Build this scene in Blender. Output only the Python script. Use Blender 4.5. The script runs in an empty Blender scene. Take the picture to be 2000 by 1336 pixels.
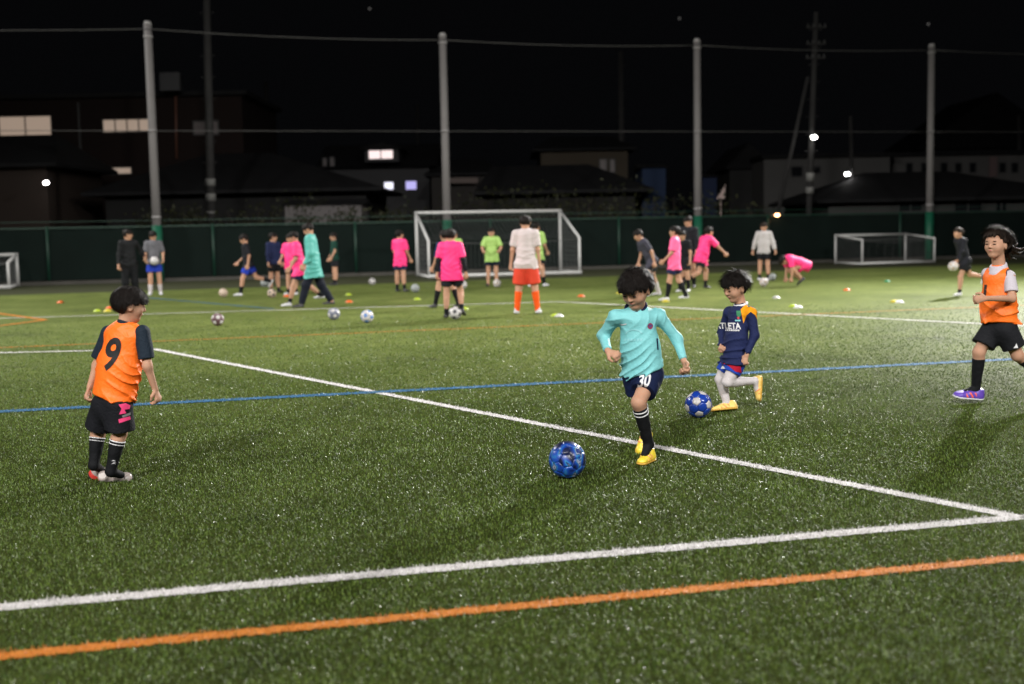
import bpy, bmesh, math, random
import numpy as np
from mathutils import Vector, Matrix
from mathutils.bvhtree import BVHTree

random.seed(7)
RNG = np.random.default_rng(11)
scene = bpy.context.scene
COL = scene.collection
R = math.radians

# ------------------------------------------------------------------ camera
CAM_H, F_PX, ROLL, HZ = 1.55, 2400.0, 0.0195, 446.0
PITCH = math.atan((668 - HZ) / F_PX)
c_, s_ = math.cos(PITCH), math.sin(PITCH)
FW = np.array([0, c_, -s_]); R0 = np.array([1.0, 0, 0]); U0 = np.array([0, s_, c_])
RT = math.cos(ROLL) * R0 - math.sin(ROLL) * U0
UP = math.sin(ROLL) * R0 + math.cos(ROLL) * U0
CAMP = np.array([0, 0, CAM_H])
cd = bpy.data.cameras.new('camera'); cam = bpy.data.objects.new('camera', cd); COL.objects.link(cam)
M = Matrix(((RT[0], UP[0], -FW[0], 0), (RT[1], UP[1], -FW[1], 0), (RT[2], UP[2], -FW[2], CAM_H), (0, 0, 0, 1)))
cam.matrix_world = M
cd.sensor_width = 36.0; cd.lens = F_PX / 2000 * 36.0
cd.clip_end = 3000; cd.clip_start = 0.1
cd.dof.use_dof = True; cd.dof.focus_distance = 8.6; cd.dof.aperture_fstop = 1.5
scene.camera = cam

# ------------------------------------------------------------------ night sky, floodlights, exposure
w = bpy.data.worlds.new('World'); scene.world = w; w.use_nodes = True
bg = w.node_tree.nodes['Background']
bg.inputs[0].default_value = (0.30, 0.31, 0.36, 1); bg.inputs[1].default_value = 0.0055
scene.view_settings.view_transform = 'Standard'; scene.view_settings.look = 'None'
scene.view_settings.exposure = 0.0; scene.view_settings.gamma = 1.0
try: scene.view_settings.use_curve_mapping = False
except Exception: pass
scene.cycles.use_denoising = True
scene.cycles.max_bounces = 5; scene.cycles.sample_clamp_indirect = 4.0

def flood(name, loc, target, watts, angle=70, col=(1.0, 0.97, 0.93), size=1.3, blend=0.6):
    l = bpy.data.lights.new(name, 'SPOT'); l.energy = watts; l.color = col
    l.spot_size = R(angle); l.spot_blend = blend; l.shadow_soft_size = size
    o = bpy.data.objects.new(name, l); COL.objects.link(o); o.location = loc
    d = Vector(target) - Vector(loc); o.rotation_euler = d.to_track_quat('-Z', 'Y').to_euler()
    return o
# unseen lamps outside the frame; the far pair and side right follow cast shadows
flood('floodlight_far_right', (21, 43, 16), (2, 10, 0), 122000, 62, blend=1, size=0.4)
flood('floodlight_far_left', (-24, 42, 18), (-2, 22, 0), 14000, 85, blend=1)
flood('floodlight_side_right', (32, 25, 20), (4, 28, 0), 50000, 68, blend=1)
flood('added_flood_side_left', (-32, 24, 20), (-4, 28, 0), 50000, 68, blend=1)  # unseen lamp added to brighten the far pitch
for k, (x, y, p) in enumerate(((-26, -16, 38000), (-10, -25, 46000), (8, -25, 35000), (25, -17, 29000))):  # unseen floodlight behind the camera, split into several added spots for fainter shadows
    flood('split_near_flood', (x, y, 22), (x * .08, 22, 0), p, 54, blend=1)

# ------------------------------------------------------------------ helpers
def ray(x, y): return FW + (x - 1000) / F_PX * RT - (y - 668) / F_PX * UP
def P(x, y, Y):
    d = ray(x, y); return CAMP + d * (Y / d[1])
def G(x, y, z=0.0):
    d = ray(x, y); return CAMP + d * ((z - CAM_H) / d[2])
def unit(v): v = np.asarray(v, float); return v / (np.linalg.norm(v) + 1e-12)
def lin(h):
    if isinstance(h, str):
        h = h.lstrip('#'); c = [int(h[i:i + 2], 16) / 255 for i in (0, 2, 4)]
    else: c = h
    return tuple(x / 12.92 if x <= 0.04045 else ((x + 0.055) / 1.055) ** 2.4 for x in c)

MATS = {}
def mat(name, col, rough=0.6, spec=0.4, metal=0.0, var=0.12, scale=30, bump=0.0, bscale=60, sheen=0.0, emit=None, es=0.0, coat=0.0):
    if name in MATS: return MATS[name]
    m = bpy.data.materials.new(name); m.use_nodes = True; nt = m.node_tree; b = nt.nodes['Principled BSDF']
    tc = nt.nodes.new('ShaderNodeNewGeometry')
    n = nt.nodes.new('ShaderNodeTexNoise'); n.inputs['Scale'].default_value = scale; n.inputs['Detail'].default_value = 4
    nt.links.new(tc.outputs['Position'], n.inputs['Vector'])
    mx = nt.nodes.new('ShaderNodeMix'); mx.data_type = 'RGBA'
    mx.inputs[6].default_value = (*[c * (1 - var) for c in col], 1); mx.inputs[7].default_value = (*[min(1, c * (1 + var)) for c in col], 1)
    nt.links.new(n.outputs['Fac'], mx.inputs[0]); nt.links.new(mx.outputs[2], b.inputs['Base Color'])
    b.inputs['Roughness'].default_value = rough; b.inputs['Specular IOR Level'].default_value = spec
    b.inputs['Metallic'].default_value = metal
    if sheen: b.inputs['Sheen Weight'].default_value = sheen
    if coat: b.inputs['Coat Weight'].default_value = coat; b.inputs['Coat Roughness'].default_value = 0.08
    if bump:
        n2 = nt.nodes.new('ShaderNodeTexNoise'); n2.inputs['Scale'].default_value = bscale; n2.inputs['Detail'].default_value = 3
        n2.inputs['Distortion'].default_value = 1.5
        nt.links.new(tc.outputs['Position'], n2.inputs['Vector'])
        bp = nt.nodes.new('ShaderNodeBump'); bp.inputs['Strength'].default_value = bump; bp.inputs['Distance'].default_value = 0.02
        nt.links.new(n2.outputs['Fac'], bp.inputs['Height']); nt.links.new(bp.outputs[0], b.inputs['Normal'])
    if emit:
        b.inputs['Emission Color'].default_value = (*emit, 1); b.inputs['Emission Strength'].default_value = es
    MATS[name] = m; return m
def fab(hexcol, rough=0.75, bump=0.35, k=1.0):
    return mat('fabric_' + str(hexcol) + str(k), tuple(c * k for c in lin(hexcol)), rough, 0.15, var=0.06, scale=14, bump=bump, bscale=26)

def link(name, me, material=None, parent=None, smooth=True):
    if smooth and len(me.polygons): me.polygons.foreach_set('use_smooth', np.ones(len(me.polygons), bool))
    o = bpy.data.objects.new(name, me); COL.objects.link(o)
    if material:
        for mm in (material if isinstance(material, (list, tuple)) else [material]): me.materials.append(mm)
    if parent is not None:
        o.parent = parent; o.matrix_parent_inverse = Matrix.Translation(-Vector(parent.location))
    return o
def empty(name, loc, label, cat, group=None):
    o = bpy.data.objects.new(name, None); COL.objects.link(o); o.location = Vector([float(v) for v in loc]); o.empty_display_size = 0.1
    return tag(o, label, cat, group)
def tag(o, label=None, cat=None, group=None, kind=None):
    if label: o['label'] = label
    if cat: o['category'] = cat
    if group: o['group'] = group
    if kind: o['kind'] = kind
    return o
class MB:
    def __init__(s): s.v = []; s.f = []
    def add(s, vs, fs):
        n = len(s.v); s.v += [tuple(map(float, v)) for v in vs]; s.f += [tuple(i + n for i in f) for f in fs]; return s
    def box(s, a, b):
        x0, y0, z0 = a; x1, y1, z1 = b
        return s.add([(x0,y0,z0),(x1,y0,z0),(x1,y1,z0),(x0,y1,z0),(x0,y0,z1),(x1,y0,z1),(x1,y1,z1),(x0,y1,z1)],
                     [(0,3,2,1),(4,5,6,7),(0,1,5,4),(1,2,6,5),(2,3,7,6),(3,0,4,7)])
    def tube(s, pts, rad, n=12, cap=True):
        pts = [np.asarray(p, float) for p in pts]; rads = rad if isinstance(rad, (list, tuple)) else [rad] * len(pts)
        vs = []; fs = []
        for i, p in enumerate(pts):
            t = unit(pts[min(i + 1, len(pts) - 1)] - pts[max(i - 1, 0)])
            a = unit(np.cross(t, [0.13, 0.2, 1] if abs(t[2]) < 0.9 else [1, 0.1, 0])); b = np.cross(t, a)
            for k in range(n):
                th = 2 * math.pi * k / n; vs.append(p + rads[i] * (math.cos(th) * a + math.sin(th) * b))
        for i in range(len(pts) - 1):
            for k in range(n):
                fs.append((i*n+k, i*n+(k+1) % n, (i+1)*n+(k+1) % n, (i+1)*n+k))
        if cap: fs.append(tuple(range(n))[::-1]); fs.append(tuple((len(pts)-1)*n+k for k in range(n)))
        return s.add(vs, fs)
    def bar(s, a, b, wid, hei):   # square bar between two points
        a = np.asarray(a, float); b = np.asarray(b, float); t = unit(b - a)
        u = unit(np.cross(t, [0, 0, 1] if abs(t[2]) < 0.95 else [0, 1, 0])); v = np.cross(u, t)
        vs = [p + sx * u * wid / 2 + sy * v * hei / 2 for p in (a, b) for sx, sy in ((-1,-1),(1,-1),(1,1),(-1,1))]
        return s.add(vs, [(0,1,2,3),(7,6,5,4),(0,4,5,1),(1,5,6,2),(2,6,7,3),(3,7,4,0)])
    def mesh(s, name):
        me = bpy.data.meshes.new(name); me.from_pydata(s.v, [], s.f); me.update(); return me
    def build(s, name, material, parent=None, smooth=False): return link(name, s.mesh(name), material, parent, smooth)

def np_mesh(name, V, Q):   # arrays -> mesh (Q: n x k faces)
    me = bpy.data.meshes.new(name); V = np.asarray(V, np.float32); Q = np.asarray(Q, np.int32); k = Q.shape[1]
    me.vertices.add(len(V)); me.vertices.foreach_set('co', V.ravel())
    me.loops.add(Q.size); me.loops.foreach_set('vertex_index', Q.ravel())
    me.polygons.add(len(Q)); me.polygons.foreach_set('loop_start', np.arange(0, Q.size, k, dtype=np.int32))
    me.update(calc_edges=True); return me

# ------------------------------------------------------------------ signed distance modelling (surface nets)
def f32(v): return np.asarray(v, np.float32)
def rc(p, a, b, ra, rb):
    a = f32(a); b = f32(b); ba = b - a; pa = p - a
    t = np.clip(pa @ ba / (ba @ ba + 1e-9), 0, 1)[:, None]
    q = pa - t * ba
    return np.sqrt((q * q).sum(1)) - (ra + t[:, 0] * (rb - ra))
def rce(p, a, b, ra, rb, u, k):      # flattened along u by k
    a = f32(a); b = f32(b); u = f32(u); ba = b - a; pa = p - a
    t = np.clip(pa @ ba / (ba @ ba + 1e-9), 0, 1)[:, None]
    q = pa - t * ba; qu = q @ u
    return (np.sqrt(np.maximum((q * q).sum(1) + qu * qu * (1 / k**2 - 1), 0)) - (ra + t[:, 0] * (rb - ra))) * (0.5 + 0.5 * k)
def ell(p, c, A, r):                  # A rows = axes
    q = (p - f32(c)) @ f32(A).T; r = f32(r)
    k0 = np.sqrt(((q / r)**2).sum(1)); k1 = np.sqrt(((q / (r * r))**2).sum(1)) + 1e-9
    return k0 * (k0 - 1) / k1
def smin(a, b, k):
    h = np.maximum(k - np.abs(a - b), 0) / k; return np.minimum(a, b) - h * h * k * 0.25
def smax(a, b, k): return -smin(-a, -b, k)
def plane(p, o, n): return (p - f32(o)) @ f32(n)

def sdf_mesh(name, fn, lo, hi, h):
    B = 4
    lo = np.asarray(lo, float) - 2 * h; hi = np.asarray(hi, float) + 2 * h
    nb = np.ceil((hi - lo) / (h * B)).astype(int) + 1; n = nb * B
    ax = [lo[i] + (np.arange(nb[i]) * B + (B - 1) / 2) * h for i in range(3)]
    gc = np.stack(np.meshgrid(*ax, indexing='ij'), -1).reshape(-1, 3).astype(np.float32)
    dc = fn(gc)
    act = np.nonzero(np.abs(dc) < h * B * 0.87 * 1.8 + 0.02)[0]
    off = np.stack(np.meshgrid(*[np.arange(B)] * 3, indexing='ij'), -1).reshape(-1, 3)
    D = np.repeat(np.repeat(np.repeat(np.where(dc < 0, -1.0, 1.0).astype(np.float32).reshape(nb), B, 0), B, 1), B, 2)
    bi = np.stack(np.unravel_index(act, nb), -1)
    idx = (bi[:, None, :] * B + off[None]).reshape(-1, 3)
    D[idx[:, 0], idx[:, 1], idx[:, 2]] = fn((lo + idx * h).astype(np.float32))
    ins = D < 0
    cnt = np.zeros(tuple(n - 1), np.int8)
    for dx in (0, 1):
        for dy in (0, 1):
            for dz in (0, 1): cnt += ins[dx:n[0]-1+dx, dy:n[1]-1+dy, dz:n[2]-1+dz]
    cells = np.argwhere((cnt > 0) & (cnt < 8))
    if len(cells) == 0: return bpy.data.meshes.new(name)
    cor = np.array([[i, j, k] for i in (0, 1) for j in (0, 1) for k in (0, 1)])
    vals = np.stack([D[cells[:, 0]+c[0], cells[:, 1]+c[1], cells[:, 2]+c[2]] for c in cor], 1)
    acc = np.zeros((len(cells), 3)); num = np.zeros(len(cells))
    for a in range(8):
        for b in range(a + 1, 8):
            if np.abs(cor[a] - cor[b]).sum() != 1: continue
            va, vb = vals[:, a], vals[:, b]; m = (va < 0) != (vb < 0)
            t = np.where(m, va / np.where(m, va - vb, 1), 0)
            acc += np.where(m[:, None], cor[a] + t[:, None] * (cor[b] - cor[a]), 0); num += m
    V = lo + (cells + acc / num[:, None]) * h
    vid = np.full(tuple(n - 1), -1, np.int32); vid[cells[:, 0], cells[:, 1], cells[:, 2]] = np.arange(len(cells))
    quads = []
    for a in range(3):
        b, c = (a + 1) % 3, (a + 2) % 3
        sl0 = [slice(1, -1)] * 3; sl1 = [slice(1, -1)] * 3
        sl0[a] = slice(0, -1); sl1[a] = slice(1, None)
        i0, i1 = ins[tuple(sl0)], ins[tuple(sl1)]
        e = np.argwhere(i0 != i1)
        if not len(e): continue
        flip = i0[e[:, 0], e[:, 1], e[:, 2]]
        e = e.copy(); e[:, b] += 1; e[:, c] += 1
        eb = np.zeros(3, int); eb[b] = 1; ec = np.zeros(3, int); ec[c] = 1
        g = lambda q: vid[q[:, 0], q[:, 1], q[:, 2]]
        q = np.stack([g(e - eb - ec), g(e - ec), g(e), g(e - eb)], 1)
        q[~flip] = q[~flip][:, ::-1]; quads.append(q)
    Q = np.concatenate(quads); Q = Q[(Q >= 0).all(1)]
    return np_mesh(name, V, Q)

# ------------------------------------------------------------------ ground, pitch and markings
def turf_mat():
    m = bpy.data.materials.new('artificial_turf'); m.use_nodes = True; nt = m.node_tree; b = nt.nodes['Principled BSDF']
    L = nt.links.new; N = nt.nodes.new
    g = N('ShaderNodeNewGeometry')
    def noise(sc, det=3, rough=0.6, dist=0.0):
        n = N('ShaderNodeTexNoise'); n.inputs['Scale'].default_value = sc; n.inputs['Detail'].default_value = det
        n.inputs['Roughness'].default_value = rough; n.inputs['Distortion'].default_value = dist
        L(g.outputs['Position'], n.inputs['Vector']); return n.outputs['Fac']
    def ramp(f, stops):
        r = N('ShaderNodeValToRGB'); e = r.color_ramp.elements
        while len(e) < len(stops): e.new(0.5)
        for i, (p, c) in enumerate(stops): e[i].position = p; e[i].color = (*c, 1)
        L(f, r.inputs[0]); return r.outputs[0]
    fine = ramp(noise(70, 5, 0.75), [(0.30, (0.020, 0.028, 0.006)), (0.52, (0.062, 0.078, 0.022)), (0.75, (0.130, 0.144, 0.054))])
    broad = ramp(noise(0.55, 5, 0.6, 0.6), [(0.3, (0.72, 0.76, 0.70)), (0.7, (1.2, 1.18, 1.2))])
    mid = ramp(noise(5, 3, 0.6), [(0.3, (0.8, 0.8, 0.8)), (0.7, (1.15, 1.15, 1.15))])
    def mul(a, c):
        x = N('ShaderNodeMix'); x.data_type = 'RGBA'; x.blend_type = 'MULTIPLY'; x.inputs[0].default_value = 1
        L(a, x.inputs[6]); L(c, x.inputs[7]); return x.outputs[2]
    c = mul(mul(fine, broad), mid)
    # rubber granules worked up between the fibres
    gm = ramp(noise(0.9, 4, 0.7, 1.0), [(0.60, (0, 0, 0)), (0.74, (0.75, 0.75, 0.75))])
    x = N('ShaderNodeMix'); x.data_type = 'RGBA'; L(gm, x.inputs[0]); L(c, x.inputs[6]); x.inputs[7].default_value = (0.02, 0.022, 0.016, 1)
    # light gradient painted by distance: dark infill below the fibres, brightened pile beyond
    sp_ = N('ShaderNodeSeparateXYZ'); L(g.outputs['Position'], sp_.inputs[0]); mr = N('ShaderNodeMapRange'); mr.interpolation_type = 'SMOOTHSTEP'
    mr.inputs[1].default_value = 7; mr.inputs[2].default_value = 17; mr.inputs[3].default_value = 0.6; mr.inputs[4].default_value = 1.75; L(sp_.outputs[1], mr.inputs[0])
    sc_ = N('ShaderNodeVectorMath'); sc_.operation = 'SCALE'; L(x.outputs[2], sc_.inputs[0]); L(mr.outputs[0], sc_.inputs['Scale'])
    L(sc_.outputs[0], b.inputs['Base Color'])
    m2 = N('ShaderNodeMapRange'); m2.inputs[1].default_value = 9; m2.inputs[2].default_value = 20; m2.inputs[4].default_value = 0.015; L(sp_.outputs[1], m2.inputs[0])
    b.inputs['Roughness'].default_value = 0.5; L(m2.outputs[0], b.inputs['Specular IOR Level'])
    bp = N('ShaderNodeBump'); bp.inputs['Strength'].default_value = 0.35; bp.inputs['Distance'].default_value = 0.02
    L(noise(55, 4, 0.8), bp.inputs['Height']); L(bp.outputs[0], b.inputs['Normal'])
    return m
def blade_mat(name, c0, c1, rough=0.38, spec=0.3):
    m = bpy.data.materials.new(name); m.use_nodes = True; nt = m.node_tree; b = nt.nodes['Principled BSDF']
    g = nt.nodes.new('ShaderNodeNewGeometry'); r = nt.nodes.new('ShaderNodeValToRGB')
    r.color_ramp.elements[0].color = (*c0, 1); r.color_ramp.elements[1].color = (*c1, 1)
    nt.links.new(g.outputs['Random Per Island'], r.inputs[0])
    n = nt.nodes.new('ShaderNodeTexNoise'); n.inputs['Scale'].default_value = 0.9; n.inputs['Detail'].default_value = 6; n.inputs['Roughness'].default_value = 0.7; n.inputs['Distortion'].default_value = 0.8
    nt.links.new(g.outputs['Position'], n.inputs['Vector']); mr = nt.nodes.new('ShaderNodeMapRange'); mr.inputs[1].default_value = 0.3; mr.inputs[2].default_value = 0.7; mr.inputs[3].default_value = 1.25; mr.inputs[4].default_value = 0.72
    nt.links.new(n.outputs['Fac'], mr.inputs[0]); sc_ = nt.nodes.new('ShaderNodeVectorMath'); sc_.operation = 'SCALE'
    nt.links.new(r.outputs[0], sc_.inputs[0]); nt.links.new(mr.outputs[0], sc_.inputs['Scale']); nt.links.new(sc_.outputs[0], b.inputs['Base Color'])
    b.inputs['Roughness'].default_value = rough; b.inputs['Specular IOR Level'].default_value = spec
    return m
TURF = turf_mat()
BLADE = blade_mat('turf_fibre_green', (0.028, 0.060, 0.007), (0.122, 0.176, 0.034), 0.45, 0.12)
GLOSSY = blade_mat('turf_fibre_glint', (0.06, 0.11, 0.03), (0.20, 0.25, 0.12), 0.34, 0.36)  # pale tint and gloss paint floodlight glints onto scattered fibres
PAINT = {k: (mat('marking_' + k, c, 0.7, 0.08, var=0.25, scale=40, bump=0.6, bscale=120), blade_mat('turf_fibre_' + k, tuple(v * 0.75 for v in c), c, 0.45))
         for k, c in {'white': (0.62, 0.60, 0.60), 'orange': (0.55, 0.19, 0.03), 'blue': (0.04, 0.13, 0.25)}.items()}

E0, E1 = G(200, 571), G(1700, 524)
ED = unit(E1 - E0); EN = np.array([ED[1], -ED[0], 0])          # along the far edge / toward the camera
gm = MB().add([(-900, -300, -0.012), (900, -300, -0.012), (900, 1500, -0.012), (-900, 1500, -0.012)], [(0, 1, 2, 3)])
tag(gm.build('ground', mat('dark_soil', (0.03, 0.028, 0.02), 0.9, 0.2, var=0.5, scale=2, bump=0.5, bscale=8)), kind='structure')
a, b2 = E0 - ED * 70, E0 + ED * 90
vm = MB().add([(*(a - EN * 9)[:2], -0.004), (*(b2 - EN * 9)[:2], -0.004), (*(b2 + EN * 2)[:2], -0.004), (*(a + EN * 2)[:2], -0.004)], [(3, 2, 1, 0)])
tag(vm.build('verge', mat('dark_verge', (0.032, 0.036, 0.014), 0.9, 0.2, var=0.5, scale=3, bump=0.5, bscale=20)), kind='structure')  # ground strip between fence and pitch, darker than the turf
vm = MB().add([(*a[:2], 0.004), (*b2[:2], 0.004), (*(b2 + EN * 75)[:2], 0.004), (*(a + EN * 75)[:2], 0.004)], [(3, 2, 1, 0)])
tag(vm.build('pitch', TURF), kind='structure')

LINES = [  # pixel ends, width, colour
    ('white', [(-900, 1269.6), (1990, 1013)], 0.11, 'near'), ('white', [(1990, 1013), (302, 683)], 0.10, 'side'),
    ('white', [(-700, 706.5), (306, 683)], 0.10, 'left'), ('white', [(-600, 640.5), (1092, 590)], 0.10, 'far'), ('white', [(1090, 590), (2900, 685)], 0.10, 'far side'),
    ('orange', [(-900, 1373.5), (3200, 976.5)], 0.10, 'near'), ('blue', [(-900, 852.5), (3000, 650)], 0.19, 'middle'),
    ('blue', [(285, 582), (535, 604)], 0.10, 'far'), ('orange', [(-60, 605), (90, 626)], 0.12, 'far left'), ('orange', [(88, 626), (-60, 645)], 0.12, 'far left low'),
    ('orange', [(-600, 705.5), (2600, 572.4)], 0.06, 'far')]
SEG = []
for k, (c, pts, wd, _) in enumerate(LINES): SEG.append((G(*pts[0])[:2], G(*pts[1])[:2], wd))

# fibres of the turf: thick near the camera, thinning with distance
bands = np.arange(3.0, 24.0, 0.4); pos = []
for d in bands:
    hw = 0.42 * d + 1.1; dens = 8200 * min(1, (6.5 / d)) ** 2.0 * max(0, min(1, (24 - d) / 13)) ** 1.2
    n = int(dens * 2 * hw * 0.4)
    pos.append(np.stack([RNG.uniform(-hw, hw, n), RNG.uniform(d, d + 0.4, n)], 1))
pos = np.concatenate(pos)
lid = np.full(len(pos), -1)
for k, (p0, p1, wd) in enumerate(SEG):
    ba = p1 - p0; t = np.clip((pos - p0) @ ba / (ba @ ba), 0, 1); dd = np.linalg.norm(pos - p0 - t[:, None] * ba, axis=1)
    lid[(dd < wd / 2 + RNG.normal(0, 0.007, len(pos)))] = k
for k, (c, pts, wd, nm) in enumerate(LINES):
    if c != 'white': lid[(lid == k) & (RNG.random(len(pos)) < (.14 if c == 'orange' else .24))] = -1
def fibres(name, p, z0, material, parent=None, lo=0.012, hi=0.026):
    n = len(p); ln = RNG.uniform(lo, hi, n); wd = 0.0029 * np.maximum(1, p[:, 1] / 6.5)
    az = RNG.uniform(0, 2 * np.pi, n); tilt = np.abs(RNG.normal(0.95, 0.38, n)).clip(0, 1.45)
    dx = np.stack([np.cos(az), np.sin(az), np.zeros(n)], 1); sx = np.stack([-np.sin(az), np.cos(az), np.zeros(n)], 1)
    b = np.concatenate([p, np.full((n, 1), z0)], 1)
    m = b + (dx * np.sin(tilt * .5)[:, None] + [0, 0, 1] * np.cos(tilt * .5)[:, None]) * (ln * .55)[:, None]
    t2 = np.minimum(tilt * 1.4, 1.52)
    t = m + (dx * np.sin(t2)[:, None] + [0, 0, 1] * np.cos(t2)[:, None]) * (ln * .45)[:, None]
    s = sx * (wd / 2)[:, None]
    V = np.stack([b - s, b + s, m + s, m - s, t], 1).reshape(-1, 3)
    i = np.arange(n)[:, None] * 5
    Q = np.concatenate([i + [0, 1, 2], i + [0, 2, 3], i + [3, 2, 4]])
    o = link(name, np_mesh(name, V, Q), material, parent, smooth=False); return o
gr = pos[lid < 0]; wn = RNG.random(len(gr)) < 0.11
tag(fibres('turf_fibres', gr[~wn], 0.002, BLADE), 'short green artificial grass fibres of the near pitch', 'grass', kind='stuff')
tag(fibres('glint_turf_fibres', gr[wn], 0.006, GLOSSY, None, 0.012, 0.022), 'pale shiny fibres painting glints over the near pitch', 'grass', kind='stuff')
for k, (c, pts, wd, nm) in enumerate(LINES):
    p0, p1 = SEG[k][:2]; t = unit(np.append(p1 - p0, 0)); sd = np.array([t[1], -t[0], 0]) * wd / 2
    n = int(min(700, np.linalg.norm(p1 - p0) * 45)); mb = MB(); je = RNG.uniform(*((.78, 1.04) if c == 'white' else (.60, .98)), (n + 1, 2))
    for i in range(n):
        q0 = np.append(p0 + (p1 - p0) * i / n, 0.008); q1 = np.append(p0 + (p1 - p0) * (i + 1) / n, 0.008)
        mb.add([q0 - sd * je[i, 0], q0 + sd * je[i, 1], q1 + sd * je[i + 1, 1], q1 - sd * je[i + 1, 0]], [(0, 1, 2, 3)])
    for v in range(len(mb.v)): mb.v[v] = (mb.v[v][0], mb.v[v][1], 0.008 + 0.0004 * k)
    o = mb.build(c + '_line', PAINT[c][0]); tag(o, kind='structure')
    sel = lid == k
    if sel.sum() > 30:
        f = fibres('line_fibres', pos[sel], 0.006, PAINT[c][1], o, 0.012, 0.024); f['kind'] = 'stuff'

# ------------------------------------------------------------------ fence, net poles, goals
FA, FB = G(100, 556), G(1700, 510); FD = unit(FB - FA); FN = np.array([FD[1], -FD[0], 0])
def on_fence(px):
    d = ray(px, 560); # solve CAMP + s d on the fence line in plan
    A = np.array([[d[0], -FD[0]], [d[1], -FD[1]]]); s, t = np.linalg.solve(A, (FA - CAMP)[:2]); return FA + FD * t
M_POST = mat('green_painted_steel', (0.005, 0.032, 0.019), 0.5, 0.4, var=0.2)
M_SCREEN = mat('windscreen_mesh', (0.0034, 0.0082, 0.0066), 0.9, 0.15, var=0.35, scale=1.2, bump=0.3, bscale=14)
M_GALV = mat('galvanised_steel', (0.30, 0.29, 0.29), 0.5, 0.5, var=0.2, scale=4)
M_CONC = mat('concrete', (0.06, 0.057, 0.05), 0.85, 0.3, var=0.3, scale=3, bump=0.3, bscale=30)
fence = empty('fence', on_fence(1000), 'long green mesh windscreen fence behind the pitch under tall net poles', 'fence')
px_posts = [-430, 97, 420, 697, 960, 1210, 1500, 1757, 2040, 2400]
pp = [on_fence(x) for x in px_posts]
up = np.array([0, 0, 1.0])
for q in pp: MB().tube([q, q + up * 1.9], 0.045, 10).build('post', M_POST, fence, True)
for q0, q1 in zip(pp[:-1], pp[1:]):
    MB().bar(q0 + up * 1.85 + FD * 0.05, q1 + up * 1.85 - FD * 0.05, 0.05, 0.05).build('rail', M_POST, fence)
    n = 14; mb = MB(); rows = [0.13, 0.6, 1.0, 1.4, 1.81]; vs = []
    for i in range(n + 1):
        for j, z in enumerate(rows):
            p = q0 + (q1 - q0) * i / n + up * z - FN * (0.03 + 0.03 * math.sin(i * 2.1 + j) * (0 < i < n))
            vs.append(p)
    r5 = len(rows)
    mb.add(vs, [(i*r5+j, (i+1)*r5+j, (i+1)*r5+j+1, i*r5+j+1) for i in range(n) for j in range(r5 - 1)])
    mb.build('windscreen', M_SCREEN, fence, True)
    MB().bar(q0 + up * 2.05 - FN * .06, q1 + up * 2.05 - FN * .06, 0.02, 0.02).build('top_wire', M_POST, fence)
kb = MB()
kb.bar(pp[0] + up * 0.05 + FN * .12, pp[-1] + up * 0.05 + FN * .12, 0.15, 0.12)
tag(kb.build('kerb', M_CONC), kind='structure')

M_POLE = mat('net_pole_grey', (0.15, 0.142, 0.14), 0.6, 0.3, var=0.12, scale=3)
tops = []
POLES = [(-520, 'out'), (312, 41), (873, 64), (1358, 76), (1806, 83), (2300, 'out')]
for i, (px, ty) in enumerate(POLES):
    b0 = on_fence(px) + FN * 0.28
    tops.append((b0, 8.25))
    if ty == 'out': continue
    lab = ['', 'tall grey net pole beside the brown building at the left', 'tall grey net pole rising behind the large goal',
           'tall grey net pole behind the pink running player', 'tall grey net pole rising behind the small goal'][i]
    po = empty('net_pole', b0, lab, 'pole', 'net poles along the fence')
    ph_ = 8.42 if i == 1 else 8.25
    MB().tube([b0, b0 + up * ph_], [0.145, 0.125], 18).build('shaft', M_POLE, po, True)
    MB().tube([b0 + up * 0.02, b0 + up * 1.88], 0.165, 18).build('padding', mat('green_pole_padding', (0.004, 0.085, 0.045), 0.55, 0.4, var=0.2), po, True)
    MB().tube([b0 + up * (ph_ - .01), b0 + up * (ph_ + .11)], [0.14, 0.09], 18).build('cap', M_GALV, po, True)
    for z in (2.12, 4.95, 8.0): MB().tube([b0 + up * z, b0 + up * (z + .06)], 0.152, 16).build('clamp', M_GALV, po, True)
M_WIRE = mat('steel_wire', (0.07, 0.068, 0.066), 0.5, 0.4)
for z, nm, r in ((8.1, 'top', 0.015), (4.97, 'middle', 0.011)):
    for i, ((q0, _), (q1, _)) in enumerate(zip(tops[:-1], tops[1:])):
        pts = []
        for k in range(13):
            t = k / 12; p = q0 + (q1 - q0) * t + up * (z + .16 * max(0, 1 - abs(i + t - 1)) * (nm == 'top') - 0.10 * 4 * t * (1 - t) * (nm == 'top')) + FN * 0.15; pts.append(p)
        where = ['left of the first net pole', 'between the first and second net pole', 'between the second and third net pole', 'between the third and fourth net pole', 'right of the fourth net pole'][i]
        tag(MB().tube(pts, r, 6).build('net_cable', M_WIRE, smooth=True), '%s steel cable %s' % ({'top': 'uppermost', 'middle': 'half height'}[nm], where), 'cable', 'cables strung between the net poles')

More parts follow.
